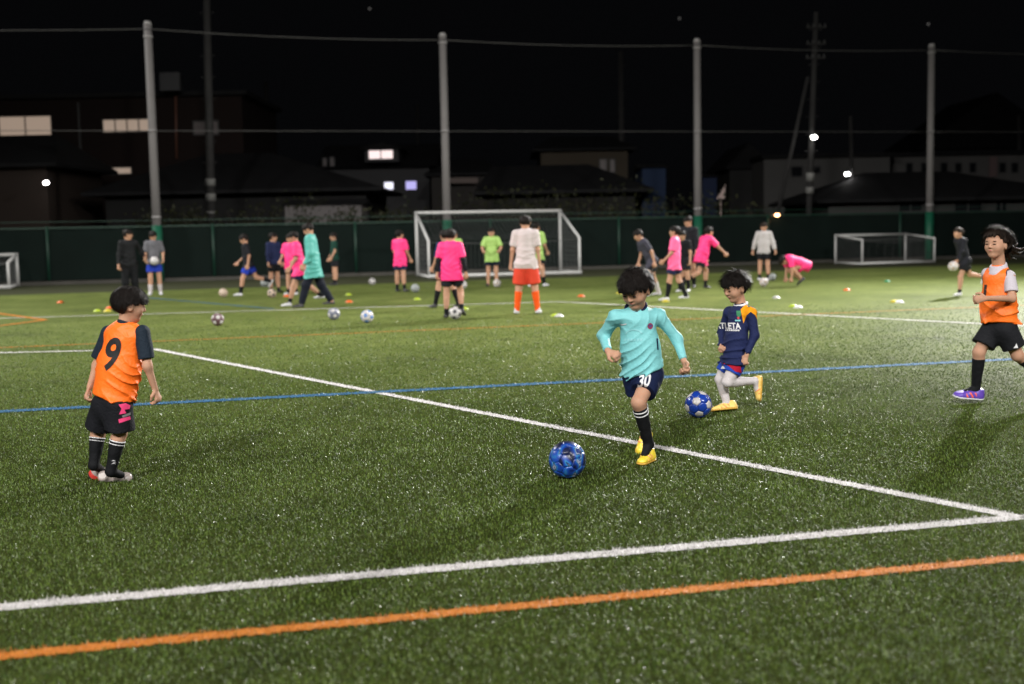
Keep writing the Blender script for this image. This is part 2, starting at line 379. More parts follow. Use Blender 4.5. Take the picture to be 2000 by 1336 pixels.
M_GOAL = mat('goal_white', (0.50, 0.50, 0.49), 0.5, 0.4, var=0.15, scale=5)
M_NET = mat('goal_net', (0.13, 0.13, 0.13), 0.7, 0.3)
def goal(fl, ang, width, depth, ht, hb, label, bar=0.10, mesh=0.14, topdepth=0.0):
    e = np.array([math.cos(ang), math.sin(ang), 0]); n = np.array([e[1], -e[0], 0])
    FL = fl; FR = fl + e * width; BL = FL + n * depth; BR = FR + n * depth
    g = empty('goal', FL, label, 'goal')
    hb2 = bar / 2
    for q in (FL, FR): MB().tube([q, q + up * ht], hb2, 12).build('post', M_GOAL, g, True)
    MB().tube([FL + up * ht - e * hb2, FR + up * ht + e * hb2], hb2, 12).build('crossbar', M_GOAL, g, True)
    for q, qb in ((FL, BL), (FR, BR)):
        MB().tube([q + up * ht, q + up * ht + n * topdepth, qb + up * hb], hb2 * .85, 10).build('roof_bar', M_GOAL, g, True)
        MB().tube([qb + up * hb, qb + up * .04], hb2 * .85, 10).build('stanchion', M_GOAL, g, True)
        MB().tube([q + up * .05, qb + up * .05], hb2 * .9, 10).build('side_bar', M_GOAL, g, True)
    MB().tube([BL + up * .06 - e * hb2, BR + up * .06 + e * hb2], hb2 * 1.15, 12).build('ground_bar', M_GOAL, g, True)
    # netting: sagging cords on roof, back and sides
    mb = MB(); r = 0.0032
    def roofback(t, s):   # t across, s along roof then back (0..2)
        q = FL + e * width * t
        if s <= 1: p = q + up * ht + (n * depth + up * (hb - ht)) * s; return p - up * (0.10 * 4 * s * (1 - s))
        return q + n * depth + up * (hb * (2 - s) + 0.06 * (s - 1)) - n * 0.12 * math.sin(math.pi * (s - 1)) + up * (-0.08 * math.sin(math.pi * t) * (2 - s))
    nx = int(width / mesh); ns = 16
    for i in range(nx + 1):
        pts = [roofback(i / nx, 2 * k / ns) for k in range(ns + 1)]; mb.tube(pts, r, 3, False)
    for k in range(ns + 8):
        s = 2 * k / (ns + 7); mb.tube([roofback(i / 10, s) for i in range(11)], r if k != (ns + 8) // 2 else r * 4, 3, False)
    for q in (FL, FR):
        for k in range(1, 14):
            t = k / 14; top = (ht + (hb - ht) * t); mb.tube([q + n * depth * t, q + n * depth * t + up * top], r, 3, False)
            z = ht * k / 14; tm = 1 if z < hb else (ht - z) / (ht - hb + 1e-6); mb.tube([q + up * z, q + n * depth * tm + up * z], r, 3, False)
    o = mb.build('net', M_NET, g); o['kind'] = 'stuff'
    return g
goal(G(816, 539), R(13.5), 5.05, 2.3, 2.13, 1.2, 'large white football goal with net standing in front of the fence')
goal(G(1632, 515.5), R(14), 2.9, 1.9, 1.05, 0.9, 'low white mini goal standing by the fourth net pole', 0.078, 0.3)
lg = G(18, 564); e = np.array([math.cos(R(14)), math.sin(R(14)), 0]); n = np.array([e[1], -e[0], 0])
goal(lg - e * 2.95 - n * 1.9, R(14), 2.95, 1.9, 1.02, 0.80, 'white goal cut off by the left edge of the picture')

# ------------------------------------------------------------------ houses, lamps and poles beyond the fence
def wallm(n, c): return mat('wall_' + n, c, 0.85, 0.2, var=0.15, scale=0.6, bump=0.2, bscale=10)
M_ROOF = mat('dark_roof_tiles', (0.012, 0.012, 0.013), 0.8, 0.15, var=0.4, scale=2, bump=0.4, bscale=9)
M_FRAME = mat('window_frame', (0.05, 0.05, 0.05), 0.6, 0.3)
M_DGLASS = mat('dark_window_glass', (0.012, 0.013, 0.015), 0.12, 0.5)
def lit(name, col, s): return mat('lit_' + name, (0.2, 0.2, 0.2), 0.6, 0.2, emit=col, es=s, var=0.05)
def pbox(px0, px1, yt, Y, depth, zb=0.0):
    a = P(px0, yt, Y); b = P(px1, yt, Y); return np.array([a[0], Y, zb]), np.array([b[0], Y + depth, (a[2] + b[2]) / 2])
def window(h, x0, x1, y0, y1, Y, pane, mull=1, lean=0):
    a = P(x0, y1, Y); b = P(x1, y0, Y); za, zb = P((x0+x1)/2, y1, Y)[2], P((x0+x1)/2, y0, Y)[2]
    mb = MB(); t = 0.06
    X0, X1 = a[0], b[0]
    mb.box((X0 - t, Y - 0.07, za - t), (X1 + t, Y - 0.004, za)); mb.box((X0 - t, Y - 0.07, zb), (X1 + t, Y - 0.004, zb + t))
    mb.box((X0 - t, Y - 0.07, za), (X0, Y - 0.004, zb)); mb.box((X1, Y - 0.07, za), (X1 + t, Y - 0.004, zb))
    for i in range(1, mull + 1):
        xm = X0 + (X1 - X0) * i / (mull + 1); mb.box((xm - .03, Y - 0.065, za), (xm + .03, Y - 0.004, zb))
    f = mb.build('window', M_FRAME, h)
    for i in range(mull + 1):
        xa = X0 + (X1 - X0) * i / (mull + 1) + (.03 if i else 0); xb = X0 + (X1 - X0) * (i + 1) / (mull + 1) - (.03 if i < mull else 0)
        MB().box((xa, Y - 0.04, za), (xb, Y - 0.012, zb)).build('pane', pane, f)
def roof(h, lo, hi, zr, kind, ov=0.5, name='roof', material=None, ridge=(0.3, 0.7)):
    x0, y0 = lo[0] - ov, lo[1] - ov; x1, y1 = hi[0] + ov, hi[1] + ov; z = hi[2]; ym = (y0 + y1) / 2; xm = (x0 + x1) / 2
    m = MB(); th = 0.14
    if kind == 'hip':
        r0, r1 = x0 + (x1 - x0) * ridge[0], x0 + (x1 - x0) * ridge[1]
        m.add([(x0,y0,z),(x1,y0,z),(x1,y1,z),(x0,y1,z),(r0,ym,zr),(r1,ym,zr),(x0,y0,z-th),(x1,y0,z-th),(x1,y1,z-th),(x0,y1,z-th)],
              [(0,1,5,4),(1,2,5),(2,3,4,5),(3,0,4),(0,6,7,1),(1,7,8,2),(2,8,9,3),(3,9,6,0),(9,8,7,6)])
    elif kind == 'gable_x':
        m.add([(x0,y0,z),(x1,y0,z),(x1,y1,z),(x0,y1,z),(x0,ym,zr),(x1,ym,zr)], [(0,1,5,4),(2,3,4,5),(1,2,5),(3,0,4),(3,2,1,0)])
    else:
        m.add([(x0,y0,z),(x1,y0,z),(x1,y1,z),(x0,y1,z),(xm,y0,zr),(xm,y1,zr)], [(0,1,4),(1,2,5,4),(2,3,5),(3,0,4,5),(3,2,1,0)])
    return m.build(name, material or M_ROOF, h)
def house(label, px0, px1, yt, Y, depth, wcol, wn, cat='house'):
    lo, hi = pbox(px0, px1, yt, Y, depth)
    h = empty('house' if cat == 'house' else cat.replace(' ', '_'), (lo[0], Y, 0), label, cat)
    MB().box(lo, hi).build('wall', wallm(wn, wcol), h)
    return h, lo, hi
WARM = lit('warm_blind', (1.0, 0.74, 0.56), 0.30); WARM2 = lit('warm_blind_dim', (1.0, 0.66, 0.48), 0.2)
PALE = lit('pale_room', (1.0, 0.82, 0.80), 1.1); VIOLET = lit('violet_room', (0.55, 0.5, 1.0), 0.9); DIMP = mat('curtained_glass', (0.14, 0.12, 0.12), 0.4, 0.3)
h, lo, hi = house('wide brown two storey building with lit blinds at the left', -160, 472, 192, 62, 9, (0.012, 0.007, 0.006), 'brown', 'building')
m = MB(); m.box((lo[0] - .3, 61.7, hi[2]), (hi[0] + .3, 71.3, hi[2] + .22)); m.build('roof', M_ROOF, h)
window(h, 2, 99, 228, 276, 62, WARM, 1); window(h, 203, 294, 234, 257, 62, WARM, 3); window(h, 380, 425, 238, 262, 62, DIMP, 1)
window(h, 4, 22, 325, 358, 62, WARM2, 0); window(h, 216, 256, 328, 339, 62, WARM, 0)
q = P(343, 185, 61.85); q2 = P(345, 310, 61.85); MB().tube([q2, q], 0.05, 8).build('downpipe', mat('pipe_brown', (0.14, 0.06, 0.04), 0.5), h, True)
q = P(153, 200, 61.97); MB().box((q[0]-.05, 61.9, 0), (q[0]+.05, 61.996, q[2])).build('wall_joint', M_FRAME, h)
a, b = P(315, 178, 61), P(352, 142, 61); MB().box((a[0], 60.8, a[2]), (b[0], 61.2, b[2])).build('roof_tank', mat('grey_tank', (0.05, 0.05, 0.055), 0.6), h)
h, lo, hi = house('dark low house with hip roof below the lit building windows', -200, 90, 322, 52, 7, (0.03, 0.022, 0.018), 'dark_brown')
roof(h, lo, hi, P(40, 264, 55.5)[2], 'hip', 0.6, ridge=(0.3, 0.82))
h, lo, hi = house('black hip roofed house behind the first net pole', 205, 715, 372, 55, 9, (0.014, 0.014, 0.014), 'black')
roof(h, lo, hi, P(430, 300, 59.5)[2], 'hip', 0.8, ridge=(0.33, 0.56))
h, lo, hi = house('low pale shed wall half covered by shrubs', 556, 706, 400, 50, 2.5, (0.13, 0.12, 0.12), 'pale_shed', 'shed')
roof(h, lo, hi, hi[2] + 0.25, 'gable_x', 0.15)
h, lo, hi = house('grey gabled house with a glowing twin dormer window', 634, 838, 328, 76, 8, (0.06, 0.06, 0.063), 'grey')
roof(h, lo, hi, P(700, 284, 80)[2], 'gable_x', 0.5)
dl, dh = pbox(712, 778, 292, 74.6, 4, zb=P(740, 316, 74.6)[2])
MB().box(dl, dh).build('dormer', wallm('grey', (0,) * 3), h); roof(h, dl, dh, P(745, 278, 74.6)[2], 'gable_y', 0.35, 'dormer_roof')
window(h, 721, 767, 294, 310, 74.6, PALE, 1)
window(h, 751, 768, 356, 370, 75.99, lit('cool_room', (0.86, 0.85, 1.0), 1.3), 0); window(h, 793, 813, 354, 370, 75.98, VIOLET, 0)
window(h, 632, 637, 310, 328, 75.97, DIMP, 0); window(h, 646, 652, 308, 328, 75.97, DIMP, 0)
h, lo, hi = house('low long house with pale fascia behind the large goal', 842, 975, 338, 70, 8, (0.035, 0.032, 0.03), 'dull')
roof(h, lo, hi, P(900, 312, 74)[2], 'hip', 0.4); MB().box((lo[0] + 1, 69.3, hi[2] - .6), (hi[0] - 1.2, 69.42, hi[2] - .28)).build('fascia', mat('fascia', (.13, .10, .09), .7), h)
h, lo, hi = house('beige upper storey showing above a dark roof', 1056, 1226, 290, 74, 8, (0.060, 0.049, 0.036), 'beige')
roof(h, lo, hi, hi[2] + 1.0, 'hip', 0.5, ridge=(.2, .8)); window(h, 1172, 1184, 312, 336, 74, DIMP, 0); window(h, 1192, 1200, 312, 336, 74, DIMP, 0)
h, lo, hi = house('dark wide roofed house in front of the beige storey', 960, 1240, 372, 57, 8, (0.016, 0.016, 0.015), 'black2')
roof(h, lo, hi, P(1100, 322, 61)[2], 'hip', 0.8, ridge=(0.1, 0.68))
h, lo, hi = house('small blue clad shed beyond the fence', 1254, 1300, 328, 58, 3, (0.012, 0.022, 0.05), 'blue', 'shed')
roof(h, lo, hi, hi[2] + 0.25, 'gable_x', 0.15)
h, lo, hi = house('dark blue low shed near the third net pole', 1372, 1400, 346, 60, 3, (0.010, 0.016, 0.04), 'blue2', 'shed')
roof(h, lo, hi, hi[2] + 0.2, 'gable_x', 0.15)
h, lo, hi = house('white walled long building behind the leaning utility pole', 1492, 1738, 308, 78, 8, (0.10, 0.098, 0.096), 'white', 'building')
m = MB(); m.box((lo[0] - .2, 77.7, hi[2]), (hi[0] + .2, 86.2, hi[2] + .25)); m.build('roof', M_ROOF, h)
window(h, 1546, 1566, 326, 344, 78, M_DGLASS, 0); window(h, 1588, 1601, 326, 338, 78, M_DGLASS, 0)
h, lo, hi = house('pale terrace with a row of dark windows at right', 1745, 2090, 303, 80, 8, (0.11, 0.107, 0.105), 'white2', 'building')
m = MB(); m.box((lo[0] - .2, 79.7, hi[2]), (hi[0] + .2, 88.2, hi[2] + .25)); m.build('roof', M_ROOF, h)
for x in (1770, 1800, 1838, 1866, 1894, 1952, 1976): window(h, x, x + 11, 319, 336, 80, M_DGLASS, 0)
a, b = P(1932, 345, 79.9), P(2060, 304, 79.9); MB().box((a[0], 79.86, a[2]), (a[0] + .5, 79.99, b[2])).build('lit_wall_strip', mat('lit_wall_pink', (.16, .11, .11), .8), h)  # lit pinkish part of the wall, painted as a paler strip
h, lo, hi = house('black hip roofed house with pale wall at far right', 1618, 2110, 386, 56, 9, (0.055, 0.054, 0.053), 'pale_low')
roof(h, lo, hi, P(1830, 334, 60)[2], 'hip', 0.7, ridge=(0.28, 0.6))
for x0, x1 in ((1756, 1800), (1864, 1916), (1945, 1965)): window(h, x0, x1, 392, 412, 56, M_DGLASS, 1)
h, lo, hi = house('faint dark gabled house against the night sky', 1800, 2080, 290, 100, 10, (0.022, 0.022, 0.024), 'faint')
roof(h, lo, hi, P(1935, 182, 100)[2], 'gable_y', 0.6)
h, lo, hi = house('faint dark house left of the white building', 1425, 1500, 330, 82, 8, (0.03, 0.03, 0.03), 'faint2')
roof(h, lo, hi, P(1460, 286, 86)[2], 'gable_y', 0.4)
q = P(1410, 388, 52); q1 = P(1417, 360, 52)
m = MB(); m.add([(q[0]-.22, 52, q[2]), (q[0]+.12, 52, q[2]), (q1[0], 52, q1[2]), (q[0]-.22, 52.06, q[2]), (q[0]+.12, 52.06, q[2]), (q1[0], 52.06, q1[2])], [(0,1,2),(5,4,3),(0,3,4,1),(1,4,5,2),(2,5,3,0)])
m.tube([(q[0]-.05, 52.03, 0), (q[0]-.05, 52.03, q[2])], 0.03, 6)
tag(m.build('sign_board', mat('pale_board', (.35, .27, .25), .7)), 'small pale pointed board on a stick above the fence', 'sign')

M_UP = mat('utility_pole_concrete', (0.036, 0.035, 0.035), 0.8, 0.2, var=0.3, scale=3)
def upole(label, xt, yt, xb, Y, r=0.16, arms=(), steps=True):
    b = P(xb, 440, Y); t = P(xt, yt, Y); d = (t - b) / (t[2] - b[2]); b = b - d * b[2]
    o = empty('utility_pole', b, label, 'utility pole')
    MB().tube([b, t], [r, r * .7], 12).build('shaft', M_UP, o, True)
    for z in arms:
        c = b + d * z; MB().box((c[0] - .42, c[1] - .24, c[2] - .03), (c[0] + .42, c[1] - .16, c[2] + .03)).build('crossarm', M_UP, o)
        for x in (-.36, -.14, .14, .36): MB().tube([c + [x, -.2, .03], c + [x, -.2, .15]], [.04, .025], 8).build('insulator', mat('insulator', (.08, .08, .08), .4), o, True)
    if steps:
        m = MB()
        for k in range(10):
            c = b + d * (t[2] * (.3 + .07 * k)); m.bar(c + [-.28, 0, 0], c + [.28, 0, 0], .025, .025)
        m.build('step_bolts', M_UP, o)
    return o, b, d, t
def lamp(label, px, py, Y, col, es, r=0.13, parent=None):
    c = P(px, py, Y); o = empty('street_lamp', c, label, 'lamp')
    bm = bmesh.new(); bmesh.ops.create_uvsphere(bm, u_segments=14, v_segments=8, radius=r); me = bpy.data.meshes.new('bulb')
    for v in bm.verts: v.co = Vector((v.co.x * 1.25, v.co.y, v.co.z * 0.8))
    bm.to_mesh(me); bm.free(); me.transform(Matrix.Translation(Vector(c)))
    link('bulb', me, lit('lamp' + str(px), col, es), o)
    MB().tube([c + up * r * .7, c + up * r * 1.15], [r * 1.5, r * .6], 14).build('shade', M_FRAME, o, True)
    MB().tube([c + up * r * 1.0, c + [0.12, .3, r * 2.2]], .03, 8).build('arm', M_FRAME, o, True)
    return o
o, b, d, t = upole('dark tall utility pole with pale bands near the brown building', 402, -60, 413, 49, 0.19)
for y0, y1 in ((349, 363), (378, 392), (413, 417)):
    za, zb = P(412, y1, 49)[2], P(412, y0, 49)[2]; MB().tube([b + d * za, b + d * zb], .195, 12).build('band', mat('pale_band', (.2, .2, .19), .6), o, True)
upole('faint thin utility pole left of the dormer house', 519, 160, 524, 88, 0.2, steps=False)
upole('faint utility pole behind the beige storey', 1212, 100, 1216, 76, 0.2)
upole('very faint utility pole between dormer house and second net pole', 815, 205, 818, 95, 0.18, steps=False)
o, b, d, t = upole('tall utility pole with crossarms, bands and a bracing strut', 1594, 24, 1579, 54, 0.15, arms=(9.9, 9.2, 8.6))
MB().tube([P(1514, 440, 54.3), P(1578, 150, 54.2)], [.09, .07], 10).build('strut', M_UP, o, True)
for y0, y1 in ((338, 354), (366, 378)):
    za, zb = P(1580, y1, 54)[2], P(1580, y0, 54)[2]; MB().tube([b + d * za, b + d * zb], .18, 12).build('band', mat('pale_band', (.2, .2, .19), .6), o, True)
upole('short dim utility pole carrying a lamp near the far right roof', 1661, 226, 1666, 60, 0.12, steps=False)
upole('faint utility pole at the far right edge', 1990, 225, 1993, 84, 0.16, steps=False)
lamp('bright white street lamp on the braced utility pole', 1590, 268, 53.4, (1, .98, .92), 40, 0.095)
lamp('white street lamp on the short pole by the dark roof', 1655, 340, 59.6, (1, .97, .95), 40, 0.095)
lamp('white porch lamp under the dark house eave at left', 90, 357, 51, (1, .97, .95), 40, 0.085)
lamp('small orange lamp just above the fence top', 1518, 420, 47, (1, .45, .2), 14, 0.075)
for i, (x, y) in enumerate(((1327, 36), (722, 17), (1813, 47))):
    c = P(x, y, 900); bm = bmesh.new(); bmesh.ops.create_icosphere(bm, subdivisions=2, radius=0.75); me = bpy.data.meshes.new('star'); bm.to_mesh(me); bm.free()
    me.transform(Matrix.Translation(Vector(c)))
    tag(link('star', me, lit('star', (1, .95, .9), 0.12)), ['faint star above the third net pole', 'faint star near the top edge left of the second net pole', 'faint star right above the fourth net pole'][i], 'star', 'stars in the sky')

# shrubs behind the fence
M_LEAF = blade_mat('shrub_leaf', (0.008, 0.012, 0.003), (0.03, 0.032, 0.010), 0.6); M_TWIG = mat('twig', (0.03, 0.022, 0.015), 0.8)
def shrub(px, Y, wid, ht, label, nl=900):
    b = P(px, 440, Y); b[2] = 0
    o = empty('shrub', b, label, 'shrub', 'shrubs behind the fence')
    m = MB()
    for k in range(7): m.tube([b + [random.uniform(-.1, .1) * wid, 0, 0], b + [random.uniform(-.4, .4) * wid, random.uniform(-.3, .3), ht * random.uniform(.6, .9)]], [.03, .01], 5)
    m.build('stem', M_TWIG, o)
    cl = RNG.uniform(-1, 1, (14, 3)) * [wid * .42, .5, ht * .28] + [0, 0, ht * .62]
    c = cl[RNG.integers(0, 14, nl)] + RNG.normal(0, 1, (nl, 3)) * [wid * .11, .2, ht * .11]; c[:, 2] = np.clip(c[:, 2], .1, ht * 1.1)
    c = c + b; d1 = RNG.normal(0, 1, (nl, 3)); d1 /= np.linalg.norm(d1, axis=1)[:, None]; d2 = np.cross(d1, RNG.normal(0, 1, (nl, 3))); d2 /= np.linalg.norm(d2, axis=1)[:, None]
    s = RNG.uniform(.05, .11, nl)[:, None]
    V = np.stack([c - d1 * s, c + d2 * s * .45, c + d1 * s, c - d2 * s * .45], 1).reshape(-1, 3)
    link('foliage', np_mesh('foliage', V, np.arange(nl * 4).reshape(-1, 4)), M_LEAF, o, False)
for px, Y, wd, ht, lab in ((290, 47, 4, 2.3, 'low dark shrub behind the grey shirted player'), (385, 47, 3.5, 2.6, 'dark shrub at the foot of the banded utility pole'),
        (510, 47, 4.0, 2.9, 'olive shrub left of the pale shed'), (610, 48, 2.2, 2.35, 'shrub covering the left half of the pale shed'), (690, 47.5, 2.2, 2.45, 'shrub covering the right half of the pale shed'),
        (800, 48, 3.5, 2.6, 'dim shrub just left of the second net pole'), (990, 49, 4.5, 3.0, 'dim leafy shrub above the goal crossbar'), (1130, 49, 4.5, 3.2, 'dim tall shrub right of the large goal'),
        (1290, 48, 4.5, 3.0, 'dim shrub below the blue shed'), (1425, 48, 3.5, 2.7, 'olive shrub right of the third net pole')):
    shrub(px, Y, wd, ht, lab)

# ------------------------------------------------------------------ people
def skin(tone=(0.42, 0.235, 0.155)):
    m = mat('skin%.2f' % tone[0], tone, 0.6, 0.22, var=0.07, scale=18)
    b = m.node_tree.nodes['Principled BSDF']; b.inputs['Subsurface Weight'].default_value = 0.12; b.inputs['Subsurface Radius'].default_value = (0.02, 0.008, 0.004); b.inputs['Subsurface Scale'].default_value = 0.4
    return m
SKIN = skin(); SKIN2 = skin((0.36, 0.19, 0.12))
HAIR = mat('hair_black', (0.009, 0.0068, 0.006), 0.5, 0.12, var=0.3, scale=60, bump=0.5, bscale=90)
HAIRB = mat('hair_brown', (0.018, 0.012, 0.009), 0.55, 0.12, var=0.3, scale=60, bump=0.5, bscale=90)
M_LIP = mat('lip', (0.36, 0.12, 0.10), 0.45, 0.4); M_EYE = mat('eye_dark', (0.012, 0.009, 0.008), 0.25, 0.5); M_BROW = mat('brow', (0.03, 0.018, 0.013), 0.7)
M_EYEW = mat('eye_white', (0.45, 0.42, 0.40), 0.3, 0.5)

def wob(p, sc, ph=0.0):     # cheap smooth noise
    x, y, z = (p * sc).T
    return (np.sin(x * 1.7 + ph + 1.3 * np.sin(y * 1.1 + ph)) + np.sin(y * 1.9 + 2.1 * ph + 1.2 * np.sin(z * 1.3)) + np.sin(z * 1.6 - ph + 1.4 * np.sin(x * 0.9))) / 3
def head_frame(fwd, upv=(0, 0, 1)):
    f = unit(fwd); r = unit(np.cross(f, upv)); u = np.cross(r, f); return np.array([r, f, u])
def hand_prims(W, d, pn, s, curl):
    d = unit(d); pn = unit(np.asarray(pn) - d * np.dot(pn, d)); lat = np.cross(d, pn); L = []
    k = W + d * 0.058 * s
    L.append(('e', W + d * .012 * s, k, .021 * s, .030 * s, pn, .52))
    for i, (o, ln) in enumerate(((-.026, .85), (-.009, 1.0), (.009, .95), (.026, .75))):
        q = k + lat * o * s + d * .004 * s; dd = d.copy(); a = curl
        for j, sl in enumerate((.030, .022, .018)):
            dd = unit(dd * math.cos(a) + np.cross(lat, dd) * math.sin(a))
            q2 = q + dd * sl * ln * s; L.append(('c', q, q2, (.0088 - .0008 * j) * s, (.0082 - .0008 * j) * s)); q = q2
    tb = W + d * .018 * s - lat * .022 * s; t1 = tb + (d * .6 - lat * .7 + pn * .35) * .028 * s; t2 = t1 + (d * .85 - lat * .05 + pn * .5) * .026 * s
    L += [('c', tb, t1, .0125 * s, .0105 * s), ('c', t1, t2, .010 * s, .0085 * s)]
    return L
def strands(H, hc, A, n, length, lift, rad, rng, region, fr=.2, sdl=0.):
    V = []; F = []; rad = np.array(rad)
    crown = unit([.1, -.45, .85])
    for _ in range(n):
        for _t in range(30):
            d = unit(rng.normal(0, 1, 3))
            if region(d): break
        p = d * rad * rng.uniform(.93, 1.01); ln = length * rng.uniform(.55, 1.2); w = 0.008 * rng.uniform(.5, 1.5); up_ = lift * rng.uniform(.2, 1.3)
        tw_ = rng.normal(0, .45, 3); rows = [p]
        for k in range(3):
            nrm = unit(p / rad**2); fl = d - crown + np.array([0, 0, -.25]) + tw_; fl = unit(fl - nrm * np.dot(fl, nrm)); fl = unit(fl + nrm * up_ * (1.1 if k < 2 else .5))
            p = p + fl * ln / 3
            if lift < .5:
                q = np.linalg.norm(p / rad)
                if q < 1.0: p = p / q
            rows.append(p)
        if any((q[1] > .12 and q[2] + .15 < fr - .04) or (q[1] > -.22 and q[2] + .15 < sdl - .08) for q in rows): continue
        i = len(V)
        for k, p_ in enumerate(rows):
            sd = unit(np.cross(rows[min(k + 1, 3)] - rows[max(k - 1, 0)], unit(p_ / rad**2)) + 1e-6) * w * (1, 1, .7, .15)[k]; V += [p_ - sd, p_ + sd]
        for k in range(3): F += [(i+2*k, i+2*k+1, i+2*k+3), (i+2*k, i+2*k+3, i+2*k+2)]
    V = np.array(V) * H @ A + hc
    return V, np.array(F)

def join_mesh(name, me, V, T):
    n = len(me.vertices); co = np.empty(n * 3, np.float32); me.vertices.foreach_get('co', co)
    k = len(me.loops); li = np.empty(k, np.int32); me.loops.foreach_get('vertex_index', li); Q = li.reshape(-1, 4)
    T3 = np.concatenate([Q[:, [0, 1, 2]], Q[:, [0, 2, 3]], T + n])
    return np_mesh(name, np.concatenate([co.reshape(-1, 3), V]), T3)

def prim(p, q):
    return rc(p, *q[1:]) if q[0] == 'c' else rce(p, *q[1:])
def prims_sdf(p, prims, k):
    d = None
    for q in prims:
        v = prim(p, q); d = v if d is None else smin(d, v, k)
    return d
def bounds(prims, pad=0.03):
    pts = []; 
    for q in prims:
        r = max(q[3], q[4]) + pad
        for e in (q[1], q[2]): pts += [np.asarray(e) - r, np.asarray(e) + r]
    pts = np.array(pts); return pts.min(0), pts.max(0)

BLACKT = mat('binding_dark', (.05, .012, .012), .7)
WHITE_LACE = mat('lace_pale', (.5, .45, .38), .7)
def build_shoe(person, A, heel, toe, upv, s, col, sole_col, h, accent=None, heelpatch=None):
    x = unit(toe - heel); z = unit(np.asarray(upv) - x * np.dot(upv, x)); y = np.cross(z, x); L = np.linalg.norm(toe - heel)
    M3 = np.array([x, y, z])
    def loc(p): return (p - f32(heel)) @ f32(M3).T
    w_ = L * 0.185
    def base(p):
        q = loc(p)
        d = rce(q, (w_ * .95, 0, .012), (L - w_ * .9, 0, .010), w_ * .95, w_ * .98, (0, 0, 1), 1.0)
        d = smin(d, rc(q, (w_ * 1.0, 0, .03 * s), (L * .55, 0, .030 * s), w_ * .92, w_ * .85), .03)
        d = smin(d, rc(q, (w_ * 1.05, 0, .03 * s), (w_ * 1.05, 0, .072 * s), w_ * .85, w_ * .88), .025)
        top = .085 * s + .022 * s * (q[:, 0] < 0) - np.clip(q[:, 0] - w_ * 2.0, 0, 1) * .33
        d = smax(d, q[:, 2] - top, .012)
        return d, q
    def up_f(p):
        d, q = base(p); return np.maximum(d, .012 - q[:, 2])
    def sole_f(p):
        d, q = base(p); return np.maximum(np.maximum(d - .003, q[:, 2] - .0125), -q[:, 2])
    pts = np.array([heel, toe, heel + z * .1 * s, toe + z * .1 * s]); lo = pts.min(0) - .06; hi = pts.max(0) + .06
    sh = link('shoe', sdf_mesh('shoe', up_f, lo, hi, h), col, person)
    link('sole', sdf_mesh('sole', sole_f, lo, hi, min(h, .006)), sole_col, sh) if h < .01 else None
    if sh.children: pass
    if accent is not None:
        def acc(p):
            d, q = base(p); st = np.abs(((q[:, 0] - q[:, 2] * .7) / L * 9) % 1.6 - .8) - .32
            return np.maximum(np.maximum(d - .0022, np.maximum(q[:, 0] - L * .72, L * .36 - q[:, 0])), np.maximum(np.maximum(.016 - q[:, 2], q[:, 2] - .055 * s), st * .03))
        link('stripe', sdf_mesh('stripe', acc, lo, hi, min(h, .004)), accent, sh)
    if h < .01:
        def lc(p):
            d, q = base(p); st = np.abs((q[:, 0] / L * 15) % 1 - .5) - .2
            return np.maximum(np.maximum(d - .004, np.abs(q[:, 1]) - w_ * .38), np.maximum(np.maximum(q[:, 0] - L * .66, L * .40 - q[:, 0]), np.maximum(st * .02, .02 - q[:, 2])))
        link('laces', sdf_mesh('laces', lc, lo, hi, .0035), WHITE_LACE, sh)
    if heelpatch is not None:
        def hp_(p):
            d, q = base(p); return np.maximum(np.maximum(d - .002, q[:, 0] - L * .24), np.maximum(.014 - q[:, 2], q[:, 2] - .045 * s))
        link('heel_patch', sdf_mesh('heel_patch', hp_, lo, hi, min(h, .004)), heelpatch, sh)
    return sh

